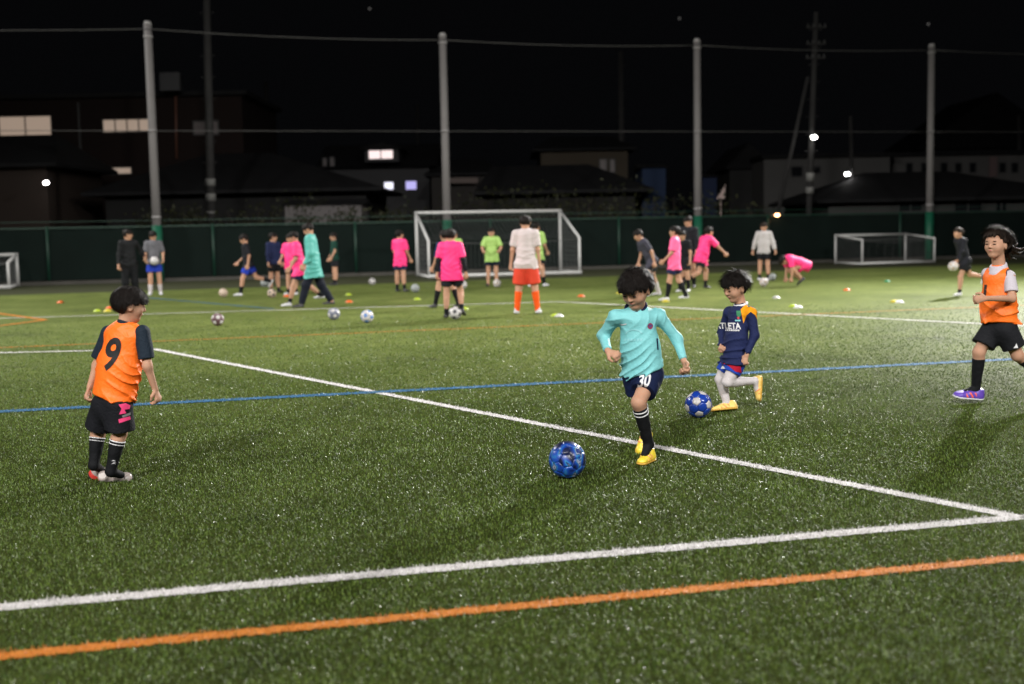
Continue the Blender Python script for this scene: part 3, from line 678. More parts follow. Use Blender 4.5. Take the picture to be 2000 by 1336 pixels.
def build_person(J, o, label, H, h=0.006, fg=False):
    """J: world joints. o: outfit."""
    s = H / 1.3; rng = np.random.default_rng(abs(hash(label)) % 1000 if False else sum(map(ord, label)))
    root_p = np.array([(J['an_l'][0] + J['an_r'][0]) / 2, (J['an_l'][1] + J['an_r'][1]) / 2, 0])
    per = empty('person', root_p, label, 'person', o.get('group'))
    shm = (J['sh_l'] + J['sh_r']) / 2; hpm = (J['hip_l'] + J['hip_r']) / 2
    side = unit(J['sh_r'] - J['sh_l']); spine = unit(shm - hpm); front = unit(J['front'] - spine * np.dot(J['front'], spine))
    hside = unit(J['hip_r'] - J['hip_l'])
    hh = o.get('hh', 0.155 * H); A = head_frame(J['face'], J.get('headup', (0, 0, 1))); hc = J['head']
    T = lambda v: hc + np.asarray(v) @ A * hh
    fat = o.get('fat', 1.0) * s
    # ---- body: one continuous surface
    pr = [('c', hc + np.array([0, -.08, -.18]) @ A * hh, J['neck'] - spine * .01, .046 * s, .050 * s)]
    pr += [('e', shm - spine * .03 * s, hpm, .095 * fat, .092 * fat, front, .68), ('c', shm + (J['sh_l'] - shm) * .92, shm + (J['sh_r'] - shm) * .92, .030 * s, .030 * s)]
    for k in 'lr':
        pr += [('c', J['sh_' + k], J['el_' + k], .034 * fat, .0275 * fat), ('c', J['el_' + k], J['wr_' + k], .028 * fat, .0195 * fat)]
        pr += [('c', J['hip_' + k], J['kn_' + k], .066 * fat, .044 * fat)]
        kn, an = J['kn_' + k], J['an_' + k]; cv = unit(np.cross(np.cross(an - kn, front), an - kn))
        back = -unit(front - unit(an - kn) * np.dot(front, unit(an - kn)))
        pr += [('c', kn, an, .042 * fat, .028 * fat), ('c', kn + (an - kn) * .2 + back * .012 * s, kn + (an - kn) * .5 + back * .008 * s, .040 * fat, .034 * fat)]
        pr += [('c', an, an + (J['to_' + k] - an) * .45, .024 * s, .017 * s)]
    hands = []
    for k in 'lr':
        d = J.get('hd_' + k); d = unit(J['wr_' + k] - J['el_' + k]) if d is None else unit(d)
        pn = J.get('pn_' + k); pn = front * .5 - side * (1 if k == 'r' else -1) if pn is None else pn
        hands += hand_prims(J['wr_' + k], d, pn, s * 1.02, o.get('curl', 0.55))
    if not fg:   # far figures: mitten-thick fingers so that they survive the coarse grid
        hands = [(q[0], q[1], q[2], q[3] * 1.25, q[4] * 1.25) + tuple(q[5:]) for q in hands]
    def body(p):
        d = prims_sdf(p, pr, .028 * s)
        d = smin(d, prims_sdf(p, hands, .006 * s), .012 * s)
        q = (p - f32(hc)) @ f32(A).T / hh
        I = np.eye(3)
        f = ell(q, (0, -.05, .13), I, (.355, .43, .36))
        f = smin(f, rce(q, (0, .09, .04), (0, .215, -.345), .290, .125, (0, 1, 0), .92), .16)
        for sx in (-1, 1):
            f = smin(f, rc(q, (sx * .17, .03, -.06), (sx * .10, .13, -.28), .14, .115), .14)
            f = smin(f, ell(q, (sx * .16, .235, -.10), I, (.125, .11, .13)), .12)
        f = smin(f, rc(q, (0, .375, .06), (0, .425, -.07), .026, .045), .06)
        f = smin(f, ell(q, (0, .395, -.09), I, (.075, .04, .030)), .04)
        for sx in (-1, 1): f = smax(f, -(np.sqrt(((q - f32((sx * .16, .475, .03)))**2).sum(1)) - .085), .09)
        f = smin(f, ell(q, (0, .335, -.205), I, (.085, .045, .045)), .05)
        for sx in (-1, 1): f = smin(f, ell(q, (sx * .365, -.03, -.03), head_frame((sx * .3, 1, 0)), (.035, .085, .13)), .03)
        return smin(d, f * hh, .03 * s)
    lo, hi = bounds(pr + hands); lo2, hi2 = hc - hh * .75, hc + hh * .75
    b = link('body', sdf_mesh('body', body, np.minimum(lo, lo2), np.maximum(hi, hi2), h), o.get('skin', SKIN), per)
    # ---- face pieces
    if fg or o.get('face'):
        for sx in (-1, 1):
            e = lambda c, r, nm, m, hq=.0025: link(nm, sdf_mesh(nm, lambda p: ell((p - f32(hc)) @ f32(A).T / hh, c, np.eye(3), r) * hh, T(c) - .08 * hh - .02, T(c) + .08 * hh + .02, hq), m, per)
            e((sx * .150, .372, .030), (.062, .034, .016), 'eye', M_EYE)
            e((sx * .150, .365, .135), (.075, .05, .010), 'eyebrow', M_BROW)
        e((0, .352, -.205), (.068, .040, .024), 'lips', M_LIP)
    # ---- hair
    ht = o.get('hair', {}); rad = ht.get('rad', (.43, .51, .43)); fr = ht.get('fringe', .20); sd_ = ht.get('side', -.02); nape = ht.get('nape', -.26); amp = ht.get('amp', .028)
    def hair(p):
        q = (p - f32(hc)) @ f32(A).T / hh
        d = ell(q, (0, -.06, .15), np.eye(3), rad)
        az = np.arctan2(q[:, 0], q[:, 1])
        d = d + amp * (np.sin(az * 13 + 3 * np.sin(q[:, 2] * 5)) * .5 + np.sin(az * 29 + q[:, 2] * 8 + 1.7) * .35 + .6 * wob(q, 9., 1.0))
        t1 = np.clip((q[:, 1] - .08) / .18, 0, 1); t2 = np.clip((-q[:, 1] - .02) / .2, 0, 1)
        zl = sd_ + (fr - sd_) * t1 + (nape - sd_) * t2 + amp * 1.5 * np.sin(az * 17 + 2 * np.sin(az * 5))
        ear = .13 - np.sqrt((np.abs(q[:, 0]) - .38)**2 * .3 + (q[:, 1] + .02)**2 + (q[:, 2] + .03)**2)
        return np.maximum(smax(d, zl - q[:, 2], .05), ear) * hh
    me = sdf_mesh('hair', hair, hc - hh * .85, hc + hh * .85, max(h * .8, .004))
    if fg:
        reg = ht.get('region', lambda d: d[2] > -.1 or (d[1] < -.1 and d[2] > -.5))
        V, F = strands(hh, hc + np.array([0, -.06, .15]) @ A * hh, A, ht.get('n', 420), ht.get('len', .24), ht.get('up', .1), rad, rng, reg, fr, sd_)
        me = join_mesh('hair', me, V, F)
    link('hair', me, o.get('haircol', HAIR), per)
    if ht.get('tail'):
        pts = [T(v) for v in ht['tail']]
        m = MB()
        for k in range(34):
            ofs = rng.normal(0, 1, 3) * .022; m.tube([p_ + ofs * (.4 + .6 * i) + rng.normal(0, .006, 3) for i, p_ in enumerate(pts)], [.014, .015, .012, .004][:len(pts)], 5)
        m.build('ponytail', o.get('haircol', HAIR), per, True)
    # ---- shorts / trousers
    sl = o.get('slegs', .62); sw = o.get('sw', 1.0) * s
    if o.get('trousers'):
        lp = {k: [('c', J['hip_' + k], J['kn_' + k], .085 * sw, .062 * sw), ('c', J['kn_' + k], J['an_' + k], .062 * sw, .048 * sw)] for k in 'lr'}
        cuts = {k: (J['an_' + k] + (J['kn_' + k] - J['an_' + k]) * .05, unit(J['an_' + k] - J['kn_' + k])) for k in 'lr'}
    else:
        lp = {}; cuts = {}
        for k in 'lr':
            e = J['hip_' + k] + (J['kn_' + k] - J['hip_' + k]) * sl
            lp[k] = [('c', J['hip_' + k] + (hpm - J['hip_' + k]) * .12, e + (e - J['hip_' + k]) * .15, .084 * sw, o.get('flare', .086) * sw)]; cuts[k] = (e, unit(J['kn_' + k] - J['hip_' + k]))
    pv = [('e', hpm + spine * .07 * s, hpm - spine * .01 * s, .10 * sw, .112 * sw, front, .78)]
    def shorts(p):
        d = None
        for k in 'lr':
            ds = smax(prims_sdf(p, lp[k], .03 * s), plane(p, cuts[k][0], cuts[k][1]), .006); d = ds if d is None else smin(d, ds, .018 * s)
        d = smin(d, prims_sdf(p, pv, .02), .04 * s)
        return smax(d, plane(p, hpm + spine * .09 * s, spine), .01) + .004 * s * wob(p, 24 / s, 4.)
    lo, hi = bounds(lp['l'] + lp['r'] + pv)
    sho = link('trousers' if o.get('trousers') else 'shorts', sdf_mesh('shorts', shorts, lo, hi, h), o['shorts'], per)
    # ---- top
    tw = o.get('tw', 1.0) * s; hem = hpm + spine * o.get('hem', -.06) * s; hemn = -unit(spine + side * o.get('hemtilt', 0.0))
    tk = o.get('tk', .72); rch, rwa, rhe = o.get('torso', (.118, .116, .128))
    waist = shm + (hem - shm) * .55
    belly = o.get('belly', 0.0)
    slv = o.get('sleeve', 'short'); wr_amp = o.get('wr', .005)
    yk = .66 if slv == 'bib' else .95
    tp = [('e', shm - spine * .045 * s, waist + front * belly, rch * tw, rwa * tw, front, tk), ('e', waist + front * belly, hem - spine * .02 * s + front * belly, rwa * tw, rhe * tw, front, tk + .06),
          ('c', shm + (J['sh_l'] - shm) * yk - spine * .004, shm + (J['sh_r'] - shm) * yk - spine * .004, .048 * s, .048 * s), ('c', shm - spine * .02 * s, J['neck'] - spine * .028 * s, .072 * s, .058 * s)]
    def sleeve_prims(k, kind, g):
        S, E, W = J['sh_' + k], J['el_' + k], J['wr_' + k]
        if kind == 'short':
            e = S + (E - S) * o.get('slen', .72); return [('c', S, e, .052 * s * g, .054 * s * g)], (e, unit(E - S))
        if kind == 'long':
            e = E + (W - E) * .93; return [('c', S, E, .047 * s * g, .042 * s * g), ('c', E, e, .041 * s * g, .033 * s * g)], (e, unit(W - E))
        return [], None
    SL = {k: sleeve_prims(k, slv, o.get('sg', 1.0)) for k in 'lr'}
    def top(p, grow=0.0, only=None):
        d = prims_sdf(p, tp, .04 * s)
        d = smax(d, plane(p, hem, hemn), .008)
        if slv == 'bib':      # arm openings
            for k in 'lr':
                sg_ = (1 if k == 'r' else -1); c = J['sh_' + k] + side * sg_ * .025 * s; d = smax(d, -(rc(p, c + spine * .03 * s, c - spine * .075 * s + side * sg_ * .012 * s, .052 * s, .055 * s)), .008)
        for k in 'lr':
            ps, cut = SL[k]
            if ps:
                ds = prims_sdf(p, ps, .03 * s); ds = smax(ds, plane(p, cut[0], cut[1]), .006); d = smin(d, ds, .028 * s)
        d = smin(d, np.maximum(shorts(p) - .009 * s, plane(p, hem, hemn)), .01 * s)
        u = p @ f32(spine); v = p @ f32(side)
        ph = 30 / s * (u + .55 * v) + 4.2 * wob(p, 5 / s, 2.) + 1.6 * wob(p, 13 / s, 3.1)
        ph2 = 36 / s * (u - .7 * v) + 4.0 * wob(p, 6 / s, 5.) + 1.2 * wob(p, 15 / s, .3)
        m1 = np.clip(wob(p, 6 / s, .7) * 2.6 + .35, 0, 1); m2 = np.clip(wob(p, 7 / s, 3.7) * 2.6 + .2, 0, 1)
        fold = .4 - (1 - np.abs(np.sin(ph)))**2 * m1 * 2.0 - (1 - np.abs(np.sin(ph2)))**2 * m2 * 2.0 + wob(p, 10 / s, .6) * .6
        low = np.clip(((shm @ spine) - u) / (.30 * s), .3, 1)
        return d + fold * wr_amp * low - grow
    allp = tp + [q for k in 'lr' for q in SL[k][0]]
    lo, hi = bounds(allp, .05)
    tob = link(o.get('topname', 'shirt'), sdf_mesh('shirt', top, lo, hi, h), o['top'], per)
    per_top = tob
    if slv == 'bib' and fg:      # bound edges of the arm openings
        def trim(p):
            dh = None
            for k in 'lr':
                sg_ = (1 if k == 'r' else -1); c = J['sh_' + k] + side * sg_ * .025 * s
                v = np.abs(rc(p, c + spine * .03 * s, c - spine * .075 * s + side * sg_ * .012 * s, .052 * s, .055 * s)) - .006; dh = v if dh is None else np.minimum(dh, v)
            return np.maximum(top(p) - .003, dh)
        link('binding', sdf_mesh('binding', trim, lo, hi, .004), o.get('trim', BLACKT), tob)
    # collar ring
    if o.get('collar') is not None:
        c = J['neck'] + spine * o.get('cz', -.012) * s; nz = unit(spine + front * o.get('ct', .45)); a1 = unit(np.cross(nz, front)); a2 = np.cross(nz, a1)
        rr = o.get('cr', .062) * s; m = MB(); ring = [c + (math.cos(t) * a1 + math.sin(t) * a2 * .95) * rr for t in np.linspace(0, 2 * math.pi, 29)]
        m.tube(ring, o.get('cw', .011) * s, 8, False); m.build('collar', o['collar'], per_top, True)
    # undershirt sleeves / separate sleeves
    if o.get('under') is not None:
        for k in 'lr':
            ps, cut = sleeve_prims(k, o.get('undertype', 'short'), o.get('ug', .9))
            ps = [(ps[0][0], J['sh_' + k] - (J['el_' + k] - J['sh_' + k]) * .02 - side * (.012 if k == 'r' else -.012) * s, *ps[0][2:])] + ps[1:]
            def fs(p):
                d = smax(prims_sdf(p, ps, .02 * s), plane(p, cut[0], cut[1]), .006); return d + .003 * wob(p, 30 / s, 1.)
            l2, h2 = bounds(ps); link('sleeve', sdf_mesh('sleeve', fs, l2, h2, h), o['under'], per)
        if o.get('underneck', True):
            fn = lambda p: smax(rc(p, shm + spine * .005 * s, J['neck'] + spine * .022 * s, .085 * s, .058 * s), plane(p, J['neck'] + spine * .016 * s, unit(spine + front * .3)), .006)
            link('undershirt_collar', sdf_mesh('undershirt_collar', fn, shm - .15 * s, J['neck'] + .12 * s, h), o.get('undercol', o['under']), per)
    # ---- socks and shoes
    parts = {'top': tob, 'shorts': sho, 'body': b, 'root': per}
    for k in 'lr':
        kn, an = J['kn_' + k], J['an_' + k]
        if o.get('sock') is not None:
            t0 = o.get('sock0', .12); a = kn + (an - kn) * t0; back = -unit(front - unit(an - kn) * np.dot(front, unit(an - kn)))
            sp = [('c', a, an, .047 * fat, .034 * fat), ('c', kn + (an - kn) * max(.22, t0) + back * .012 * s, kn + (an - kn) * max(.5, t0 + .1) + back * .008 * s, .0435 * fat, .038 * fat), ('c', an, an + (J['to_' + k] - an) * .48, .033 * s, .024 * s)]
            if t0 > .5: sp = [('c', a, an, .036 * fat, .034 * fat), sp[2]]
            if t0 < 0: sp = [('c', J['hip_' + k] + (kn - J['hip_' + k]) * .4, kn, .062 * fat, .051 * fat)] + [('c', kn, an, .049 * fat, .034 * fat)] + sp[1:]
            dirn = unit(kn - an)
            sk = lambda p: (smax(prims_sdf(p, sp, .015), plane(p, a, dirn), .005) if t0 >= 0 else prims_sdf(p, sp, .015)) + .0015 * wob(p, 60, 1.)
            lo, hi = bounds(sp); so = link('sock', sdf_mesh('sock', sk, lo, hi, min(h, .009)), o['sock'], per)
            for (u0, u1) in o.get('stripes', ()):
                fs = lambda p: np.maximum(np.maximum(prims_sdf(p, sp, .015) - .0025, plane(p, kn + (an - kn) * u0, dirn)), plane(p, kn + (an - kn) * u1, -dirn))
                link('stripe', sdf_mesh('stripe', fs, lo, hi, .0045), o['stripecol'], so)
        toe = J['to_' + k]; heel = J.get('he_' + k)
        fd = unit(toe - an - np.array([0, 0, 0]))
        if heel is None:
            upv = unit(kn - an); fdh = unit((toe - an) - upv * np.dot(toe - an, upv) * 0)
            heel = an + (an - kn) / np.linalg.norm(an - kn) * .055 * s - fdh * .045 * s
            if abs(heel[2] - toe[2]) < .06: heel[2] = toe[2] = min(heel[2], toe[2])
        upv = J.get('su_' + k, an - (heel + toe) / 2)
        build_shoe(per, an, heel, toe, upv, s, o['shoe'], o.get('sole', M_SOLE), h if not fg else .005, o.get('accent'), o.get('heelpatch'))
    return per, parts, dict(s=s, spine=spine, side=side, front=front, shm=shm, hpm=hpm, T=T, A=A, hc=hc, hh=hh)
M_SOLE = mat('sole_dark', (0.03, 0.03, 0.03), 0.6, 0.3)

def decal(parent, target, text, origin, U, V, D, size, m, name='print', bold=0.02, sx=1.0, shear=0.0, off=0.0025, shapes=None, cuts=3):
    """flat print pressed onto a garment: text or polygons in (u,v), projected along D"""
    if shapes is None:
        cu = bpy.data.curves.new('t', 'FONT'); cu.body = text; cu.size = 1; cu.offset = bold; cu.align_x = 'CENTER'; cu.align_y = 'CENTER'; cu.shear = shear; cu.resolution_u = 6
        to = bpy.data.objects.new('t', cu); COL.objects.link(to); dg = bpy.context.evaluated_depsgraph_get(); me = bpy.data.meshes.new_from_object(to.evaluated_get(dg))
        bpy.data.objects.remove(to)
    else:
        me = bpy.data.meshes.new('s'); v = []; f = []
        for sh in shapes: n = len(v); v += [(a, b, 0) for a, b in sh]; f.append(tuple(range(n, n + len(sh))))
        me.from_pydata(v, [], f)
    bm = bmesh.new(); bm.from_mesh(me); bmesh.ops.triangulate(bm, faces=bm.faces[:]); bmesh.ops.subdivide_edges(bm, edges=bm.edges[:], cuts=cuts, use_grid_fill=True)
    tree = BVHTree.FromPolygons([x.co.copy() for x in target.data.vertices], [tuple(p.vertices) for p in target.data.polygons])
    U = unit(U); V = unit(V); D = unit(np.asarray(origin) - CAMP); dead = []
    for x in bm.verts:
        p = np.asarray(origin) + U * x.co.x * size * sx + V * x.co.y * size - D * .25
        loc, nor, _, dist = tree.ray_cast(Vector(p), Vector(D))
        if loc is None or dist > .6: dead.append(x)
        else: x.co = loc - Vector(D) * off + nor * off * .4
    if dead: bmesh.ops.delete(bm, geom=dead, context='VERTS')
    out = bpy.data.meshes.new(name); bm.to_mesh(out); bm.free()
    return link(name, out, m, target, True)

def joints(ref, px, **extra):
    """pixel joints (x, y, depth offset) -> world; ref = where the figure stands on the ground"""
    g = G(*ref); J = {k: P(v[0], v[1], g[1] + v[2]) for k, v in px.items()}
    J.update({k: np.asarray(v, float) for k, v in extra.items()}); return J
def zfix(J, keys, z):
    for k in keys: J[k] = J[k].copy(); J[k][2] = z
WHITE = mat('print_white', (0.62, 0.62, 0.64), 0.6, 0.3); BLACK = mat('print_black', (0.012, 0.012, 0.013), 0.7, 0.3)
NAVY = fab('101a38'); PINKP = mat('print_pink', (0.8, 0.06, 0.2), 0.6, 0.3)
BIB = mat('bib_orange', (0.88, 0.155, 0.012), 0.5, 0.35, var=0.06, scale=10, bump=0.3, bscale=22)
BLK = fab('17181c'); SOCKB = fab('121316', bump=0.2)

# --- boy in turquoise jersey dribbling
J = joints((1258, 903), {
    'head': (1242, 568, -.06), 'neck': (1243, 608, 0.0), 'sh_l': (1201, 619, -.02), 'sh_r': (1287, 618, .02),
    'el_l': (1179, 655, .09), 'wr_l': (1187, 686, -.06), 'el_r': (1322, 662, .05), 'wr_r': (1336, 706, -.02),
    'hip_l': (1238, 731, .02), 'hip_r': (1274, 729, .03), 'kn_r': (1247, 786, -.14), 'an_r': (1267, 868, -.02), 'to_r': (1246, 900, -.17),
    'kn_l': (1249, 783, .06), 'an_l': (1261, 852, .33), 'to_l': (1247, 893, .30)},
    front=(-.28, -1, 0), face=(-.55, -.74, -.46), he_r=(0, 0, 0), he_l=(0, 0, 0), hd_l=(.75, -.5, -.3), pn_l=(.1, .8, -.6), pn_r=(-.8, -.4, .1))
g = G(1258, 903)
zfix(J, ['to_r'], .010); J['he_r'] = P(1273, 882, g[1] + .03); J['he_r'][2] = .012; J['to_r'] = J['he_r'] + unit(J['to_r'] - J['he_r']) * .195
J['he_l'] = P(1266, 845, g[1] + .40); J['to_l'] = J['he_l'] + unit(P(1246, 893, g[1] + .28) - J['he_l']) * .19; J['su_l'] = np.array([-.2, -1, .3])
TURQ = mat('jersey_turquoise', (0.17, 0.47, 0.49), 0.6, 0.3, var=0.05, scale=12, bump=0.25, bscale=20)
YEL = mat('boot_yellow', (0.72, 0.55, 0.04), 0.4, 0.5, var=0.18, scale=40); YSOLE = mat('boot_yellow_sole', (0.55, 0.32, 0.05), 0.5, 0.4)
t_per, tp_, ti = build_person(J, dict(top=TURQ, sleeve='long', topname='jersey', collar=NAVY, cr=.066, cw=.012, cz=.030, ct=.5, hem=.018, hemtilt=-.16, torso=(.114, .127, .145), sg=.90, tk=.78, wr=.010,
    shorts=NAVY, slegs=.66, sock=SOCKB, sock0=.12, stripes=((.17, .20), (.25, .28)), stripecol=WHITE, shoe=YEL, sole=YSOLE, accent=mat('boot_coral', (.75, .25, .08), .4), hh=.236,
    curl=.95, hair=dict(fringe=.15, side=.0, rad=(.46, .54, .47), amp=.035, n=2000, len=.34, up=.24)),
    'boy in turquoise long sleeve jersey and navy shorts 30 dribbling a dark blue ball', 1.29, .006, True)
s = ti['s']; D = -ti['front']; chest = lambda x, y: P(x, y, g[1] - .1)
Uc = np.array([1., -.1, 0]); Vc = np.array([0, 0, 1.]); DV = np.array([.05, 1, -.08])
cr = [(math.cos(t) * .5, math.sin(t) * .55) for t in np.linspace(0, 2 * math.pi, 13)[:-1]]
decal(t_per, tp_['top'], '', chest(1270, 637), Uc, Vc, DV, .036, mat('crest_maroon', (.22, .03, .07), .6), 'crest', shapes=[cr])
decal(t_per, tp_['top'], '', chest(1270, 637), Uc, Vc, DV, .026, mat('crest_blue', (.03, .06, .22), .6), 'crest', shapes=[[(-.5, .3), (-.5, .1), (.5, .1), (.5, .3)], [(-.3, -.1), (-.3, -.3), (.3, -.3), (.3, -.1)]], off=.004)
FAINT = mat('print_faint', (.22, .52, .55), .6)
decal(t_per, tp_['top'], '', chest(1216, 634), Uc, Vc, DV, .05, WHITE, 'logo', shapes=[[(-.5, .12), (-.1, -.1), (.5, .02), (.5, .14), (-.1, .05)]])
arc = [[(math.cos(a) * .5, math.sin(a) * .35), (math.cos(a) * .42, math.sin(a) * .27), (math.cos(b) * .42, math.sin(b) * .27), (math.cos(b) * .5, math.sin(b) * .35)] for a, b in zip(np.linspace(2.9, .3, 8)[:-1], np.linspace(2.9, .3, 8)[1:])]
decal(t_per, tp_['top'], '', chest(1238, 655), Uc, Vc, DV, .12, FAINT, 'sponsor_print', shapes=arc)
decal(t_per, tp_['top'], '', chest(1237, 664), Uc, Vc, DV, .12, FAINT, 'sponsor_print', shapes=[[(-.5 + .17 * i, -.06), (-.39 + .17 * i, -.06), (-.36 + .17 * i, .08), (-.47 + .17 * i, .08)] for i in range(6)])
for xs, nm in (((1284, 672), 'piping'), ((1205, 655), 'piping')):
    decal(t_per, tp_['top'], '', chest(*xs), Uc, Vc, DV, .075, NAVY, nm, shapes=[[(-.09, .5), (.03, .5), (.10, -.5), (-.02, -.5)]])
decal(t_per, tp_['shorts'], '30', P(1257, 745, g[1] - .08), np.array([1, .1, .12]), np.array([.1, 0, 1.]), DV, .118, WHITE, 'number', .03, .70, .15)

# --- boy in navy jersey
J = joints((1415, 805), {
    'head': (1436, 563, 0), 'neck': (1447, 594, .02), 'sh_l': (1424, 609, .12), 'sh_r': (1467, 610, -.07),
    'el_l': (1411, 647, .20), 'wr_l': (1409, 676, .05), 'el_r': (1474, 655, -.08), 'wr_r': (1458, 694, -.12),
    'hip_l': (1424, 708, .05), 'hip_r': (1440, 708, -.06), 'kn_l': (1407, 741, .06), 'an_l': (1420, 790, .04), 'to_l': (1390, 803, .03),
    'kn_r': (1421, 746, -.08), 'an_r': (1474, 744, .02), 'to_r': (1485, 783, .02)},
    front=(-.85, -.55, 0), face=(-.86, -.42, -.30), hd_r=(-.35, -.1, -1), hd_l=(-.2, -.8, -.5), pn_r=(.4, .8, 0))
g = G(1415, 805); J['he_l'] = P(1439, 799, g[1] + .05); J['he_l'][2] = .012; J['to_l'] = P(1391, 806, g[1] - .02); J['to_l'][2] = .010
J['he_r'] = P(1488, 735, g[1] + .05); J['to_r'] = P(1486, 783, g[1] + .03); J['su_r'] = np.array([-1., 0, 0])
CREAM = mat('boot_pale_yellow', (0.72, 0.50, 0.14), 0.45, 0.4, var=0.2, scale=35); TIGHTS = fab('b9b3b4', bump=0.2)
n_per, np_, ni = build_person(J, dict(top=fab('1c2448'), sleeve='long', topname='jersey', hem=-.015, torso=(.105, .108, .112), tw=1.0, sg=1.0, tk=.82, wr=.008,
    shorts=fab('1d3f9a'), slegs=.55, sw=.92, sock=TIGHTS, sock0=-.1, shoe=CREAM, sole=YSOLE, accent=mat('boot_coral', (.75, .25, .08), .4), hh=.233, curl=1.0, face=True,
    under=None, collar=WHITE, cr=.054, cw=.015, cz=-.002, hair=dict(fringe=.16, side=.02, rad=(.44, .52, .46), amp=.03, n=2000, len=.36, up=.5)),
    'small boy in navy jersey, blue shorts and white tights running after a pentagon ball', 1.19, .006, True)
Un = unit(np.cross(np.array([0, 0, 1.]), ni['front'])); Un = Un if Un[0] > 0 else -Un
DN = -ni['front']; DN = unit(np.array([.45, .9, -.05])); UN = np.array([.9, -.45, 0])
dpt = lambda x, y: P(x, y, g[1] - .15)
decal(n_per, np_['top'], 'ATLETA', dpt(1422, 637), UN, Vc + .12 * UN * -1, DN, .070, WHITE, 'sponsor_print', .03, .84)
decal(n_per, np_['top'], '', dpt(1431, 645), UN, Vc - .12 * UN, DN, .13, WHITE, 'sponsor_print', shapes=[[(-.5 + .12 * i, -.05), (-.42 + .12 * i, -.05), (-.39 + .12 * i, .05), (-.47 + .12 * i, .05)] for i in range(8)])
decal(n_per, np_['top'], '', dpt(1443, 614), UN, Vc, DN, .05, mat('crest_green', (.02, .16, .07), .6), 'crest', shapes=[[(-.4, .6), (-.4, -.1), (0, -.6), (.4, -.1), (.4, .6)]])
decal(n_per, np_['top'], '', dpt(1442, 621), UN, Vc, DN, .02, mat('crest_red', (.4, .03, .04), .6), 'crest', shapes=[cr], off=.004)
decal(n_per, np_['top'], '', dpt(1441, 626), UN, Vc, DN, .045, FAINT, 'badge_print', shapes=[[(-.5, -.13), (.5, -.13), (.5, .13), (-.5, .13)]])
AMB = fab('d98e12')
decal(n_per, np_['top'], '', P(1467, 618, g[1] - .15), np.array([1, .0, 0.]), Vc, np.array([.05, 1, -.25]), .185, AMB, 'shoulder_panel',
      shapes=[[(-.46, .32), (-.16, .62), (.08, .52), (.36, .05), (.62, -.55), (.40, -.42), (.18, .05), (-.02, .20), (-.20, .05), (-.34, -.30)]], cuts=7)
REDP = fab('9c1228')
decal(n_per, np_['shorts'], '', P(1428, 712, g[1] - .15), np.array([1, 0, 0.]), Vc, np.array([.15, 1, -.1]), .17, REDP, 'side_panel',
      shapes=[[(-.55, .30), (.40, .30), (.5, -.42), (.2, -.34), (-.1, -.08), (-.5, .10)]], cuts=7)
decal(n_per, np_['shorts'], '', P(1412, 717, g[1] - .15), np.array([1, 0, 0.]), Vc, np.array([.3, 1, -.1]), .035, WHITE, 'logo', shapes=[[(-.5, -.4), (.5, -.4), (0, .6)]])

# --- boy with bib 9, seen from behind
J = joints((215, 946), {
    'head': (255, 598, .0), 'neck': (246, 634, 0), 'sh_l': (209, 652, .07), 'sh_r': (281, 651, -.05),
    'el_l': (189, 714, .10), 'wr_l': (175, 756, .06), 'el_r': (288, 715, -.07), 'wr_r': (303, 760, -.03),
    'hip_l': (205, 790, .05), 'hip_r': (233, 790, -.05), 'kn_l': (193, 842, .10), 'an_l': (183, 909, .06), 'to_l': (194, 930, .22),
    'kn_r': (234, 846, -.02), 'an_r': (216, 921, -.03), 'to_r': (262, 943, .03)},
    front=(.45, .9, 0), face=(.88, .36, -.16), hd_r=(.25, .1, -1), pn_r=(-.9, .3, 0), pn_l=(.9, .2, 0))
g = G(215, 946)
gl = G(182, 936); J['he_l'] = np.array([gl[0] - .015, gl[1] - .02, .010]); J['to_l'] = J['he_l'] + np.array([.07, .17, 0])
J['he_r'] = G(198, 938); J['he_r'][2] = .010; J['to_r'] = J['he_r'] + np.array([.206, -.02, 0])
SILV = mat('boot_silver', (0.36, 0.31, 0.29), 0.35, 0.5, var=0.2, scale=40)
o_per, op_, oi = build_person(J, dict(top=BIB, sleeve='bib', topname='bib', hem=.045, torso=(.138, .148, .150), tk=.74, wr=.007, belly=0.0,
    under=fab('1b2530'), undertype='short', slen=.78, ug=.98, shorts=fab('15161b'), slegs=.86, sw=1.06, flare=.094, sock=SOCKB, sock0=.16, stripes=((.18, .215), (.26, .29)), stripecol=WHITE,
    shoe=SILV, sole=BLACK, accent=BLACK, heelpatch=mat('boot_red', (.62, .05, .04), .4), hh=.205, curl=.7, hair=dict(fringe=.12, side=.02, nape=-.30, rad=(.46, .54, .46), amp=.022, n=1600, len=.30, up=.14)),
    'boy in orange bib 9 seen from behind, with black socks and silver boots', 1.24, .006, True)
DB = np.array([.0, 1, -.08])
decal(o_per, op_['top'], '9', P(214, 695, g[1] - .1), np.array([1, .0, 0]), np.array([.12, 0, 1.]), DB, .27, BLACK, 'number', .028, .72, .22)
decal(o_per, op_['shorts'], '', P(243, 809, g[1] - .3), np.array([1, 0, 0.]), Vc, DB, .11, PINKP, 'print',
      shapes=[[(-.3, .55), (.1, .62), (.35, .5), (.3, .3), (.02, .25), (.1, .05), (-.3, .0), (-.15, .3)], [(-.35, -.28), (.3, -.12), (.34, -.3), (-.32, -.5)]])
decal(o_per, op_['shorts'], '', P(243, 809, g[1] - .3), np.array([1, 0, 0.]), Vc, DB, .11, mat('print_grey', (.2, .2, .2), .6), 'print', shapes=[[(-.15, -.08), (.34, .1), (.34, -.04), (-.1, -.2)]])
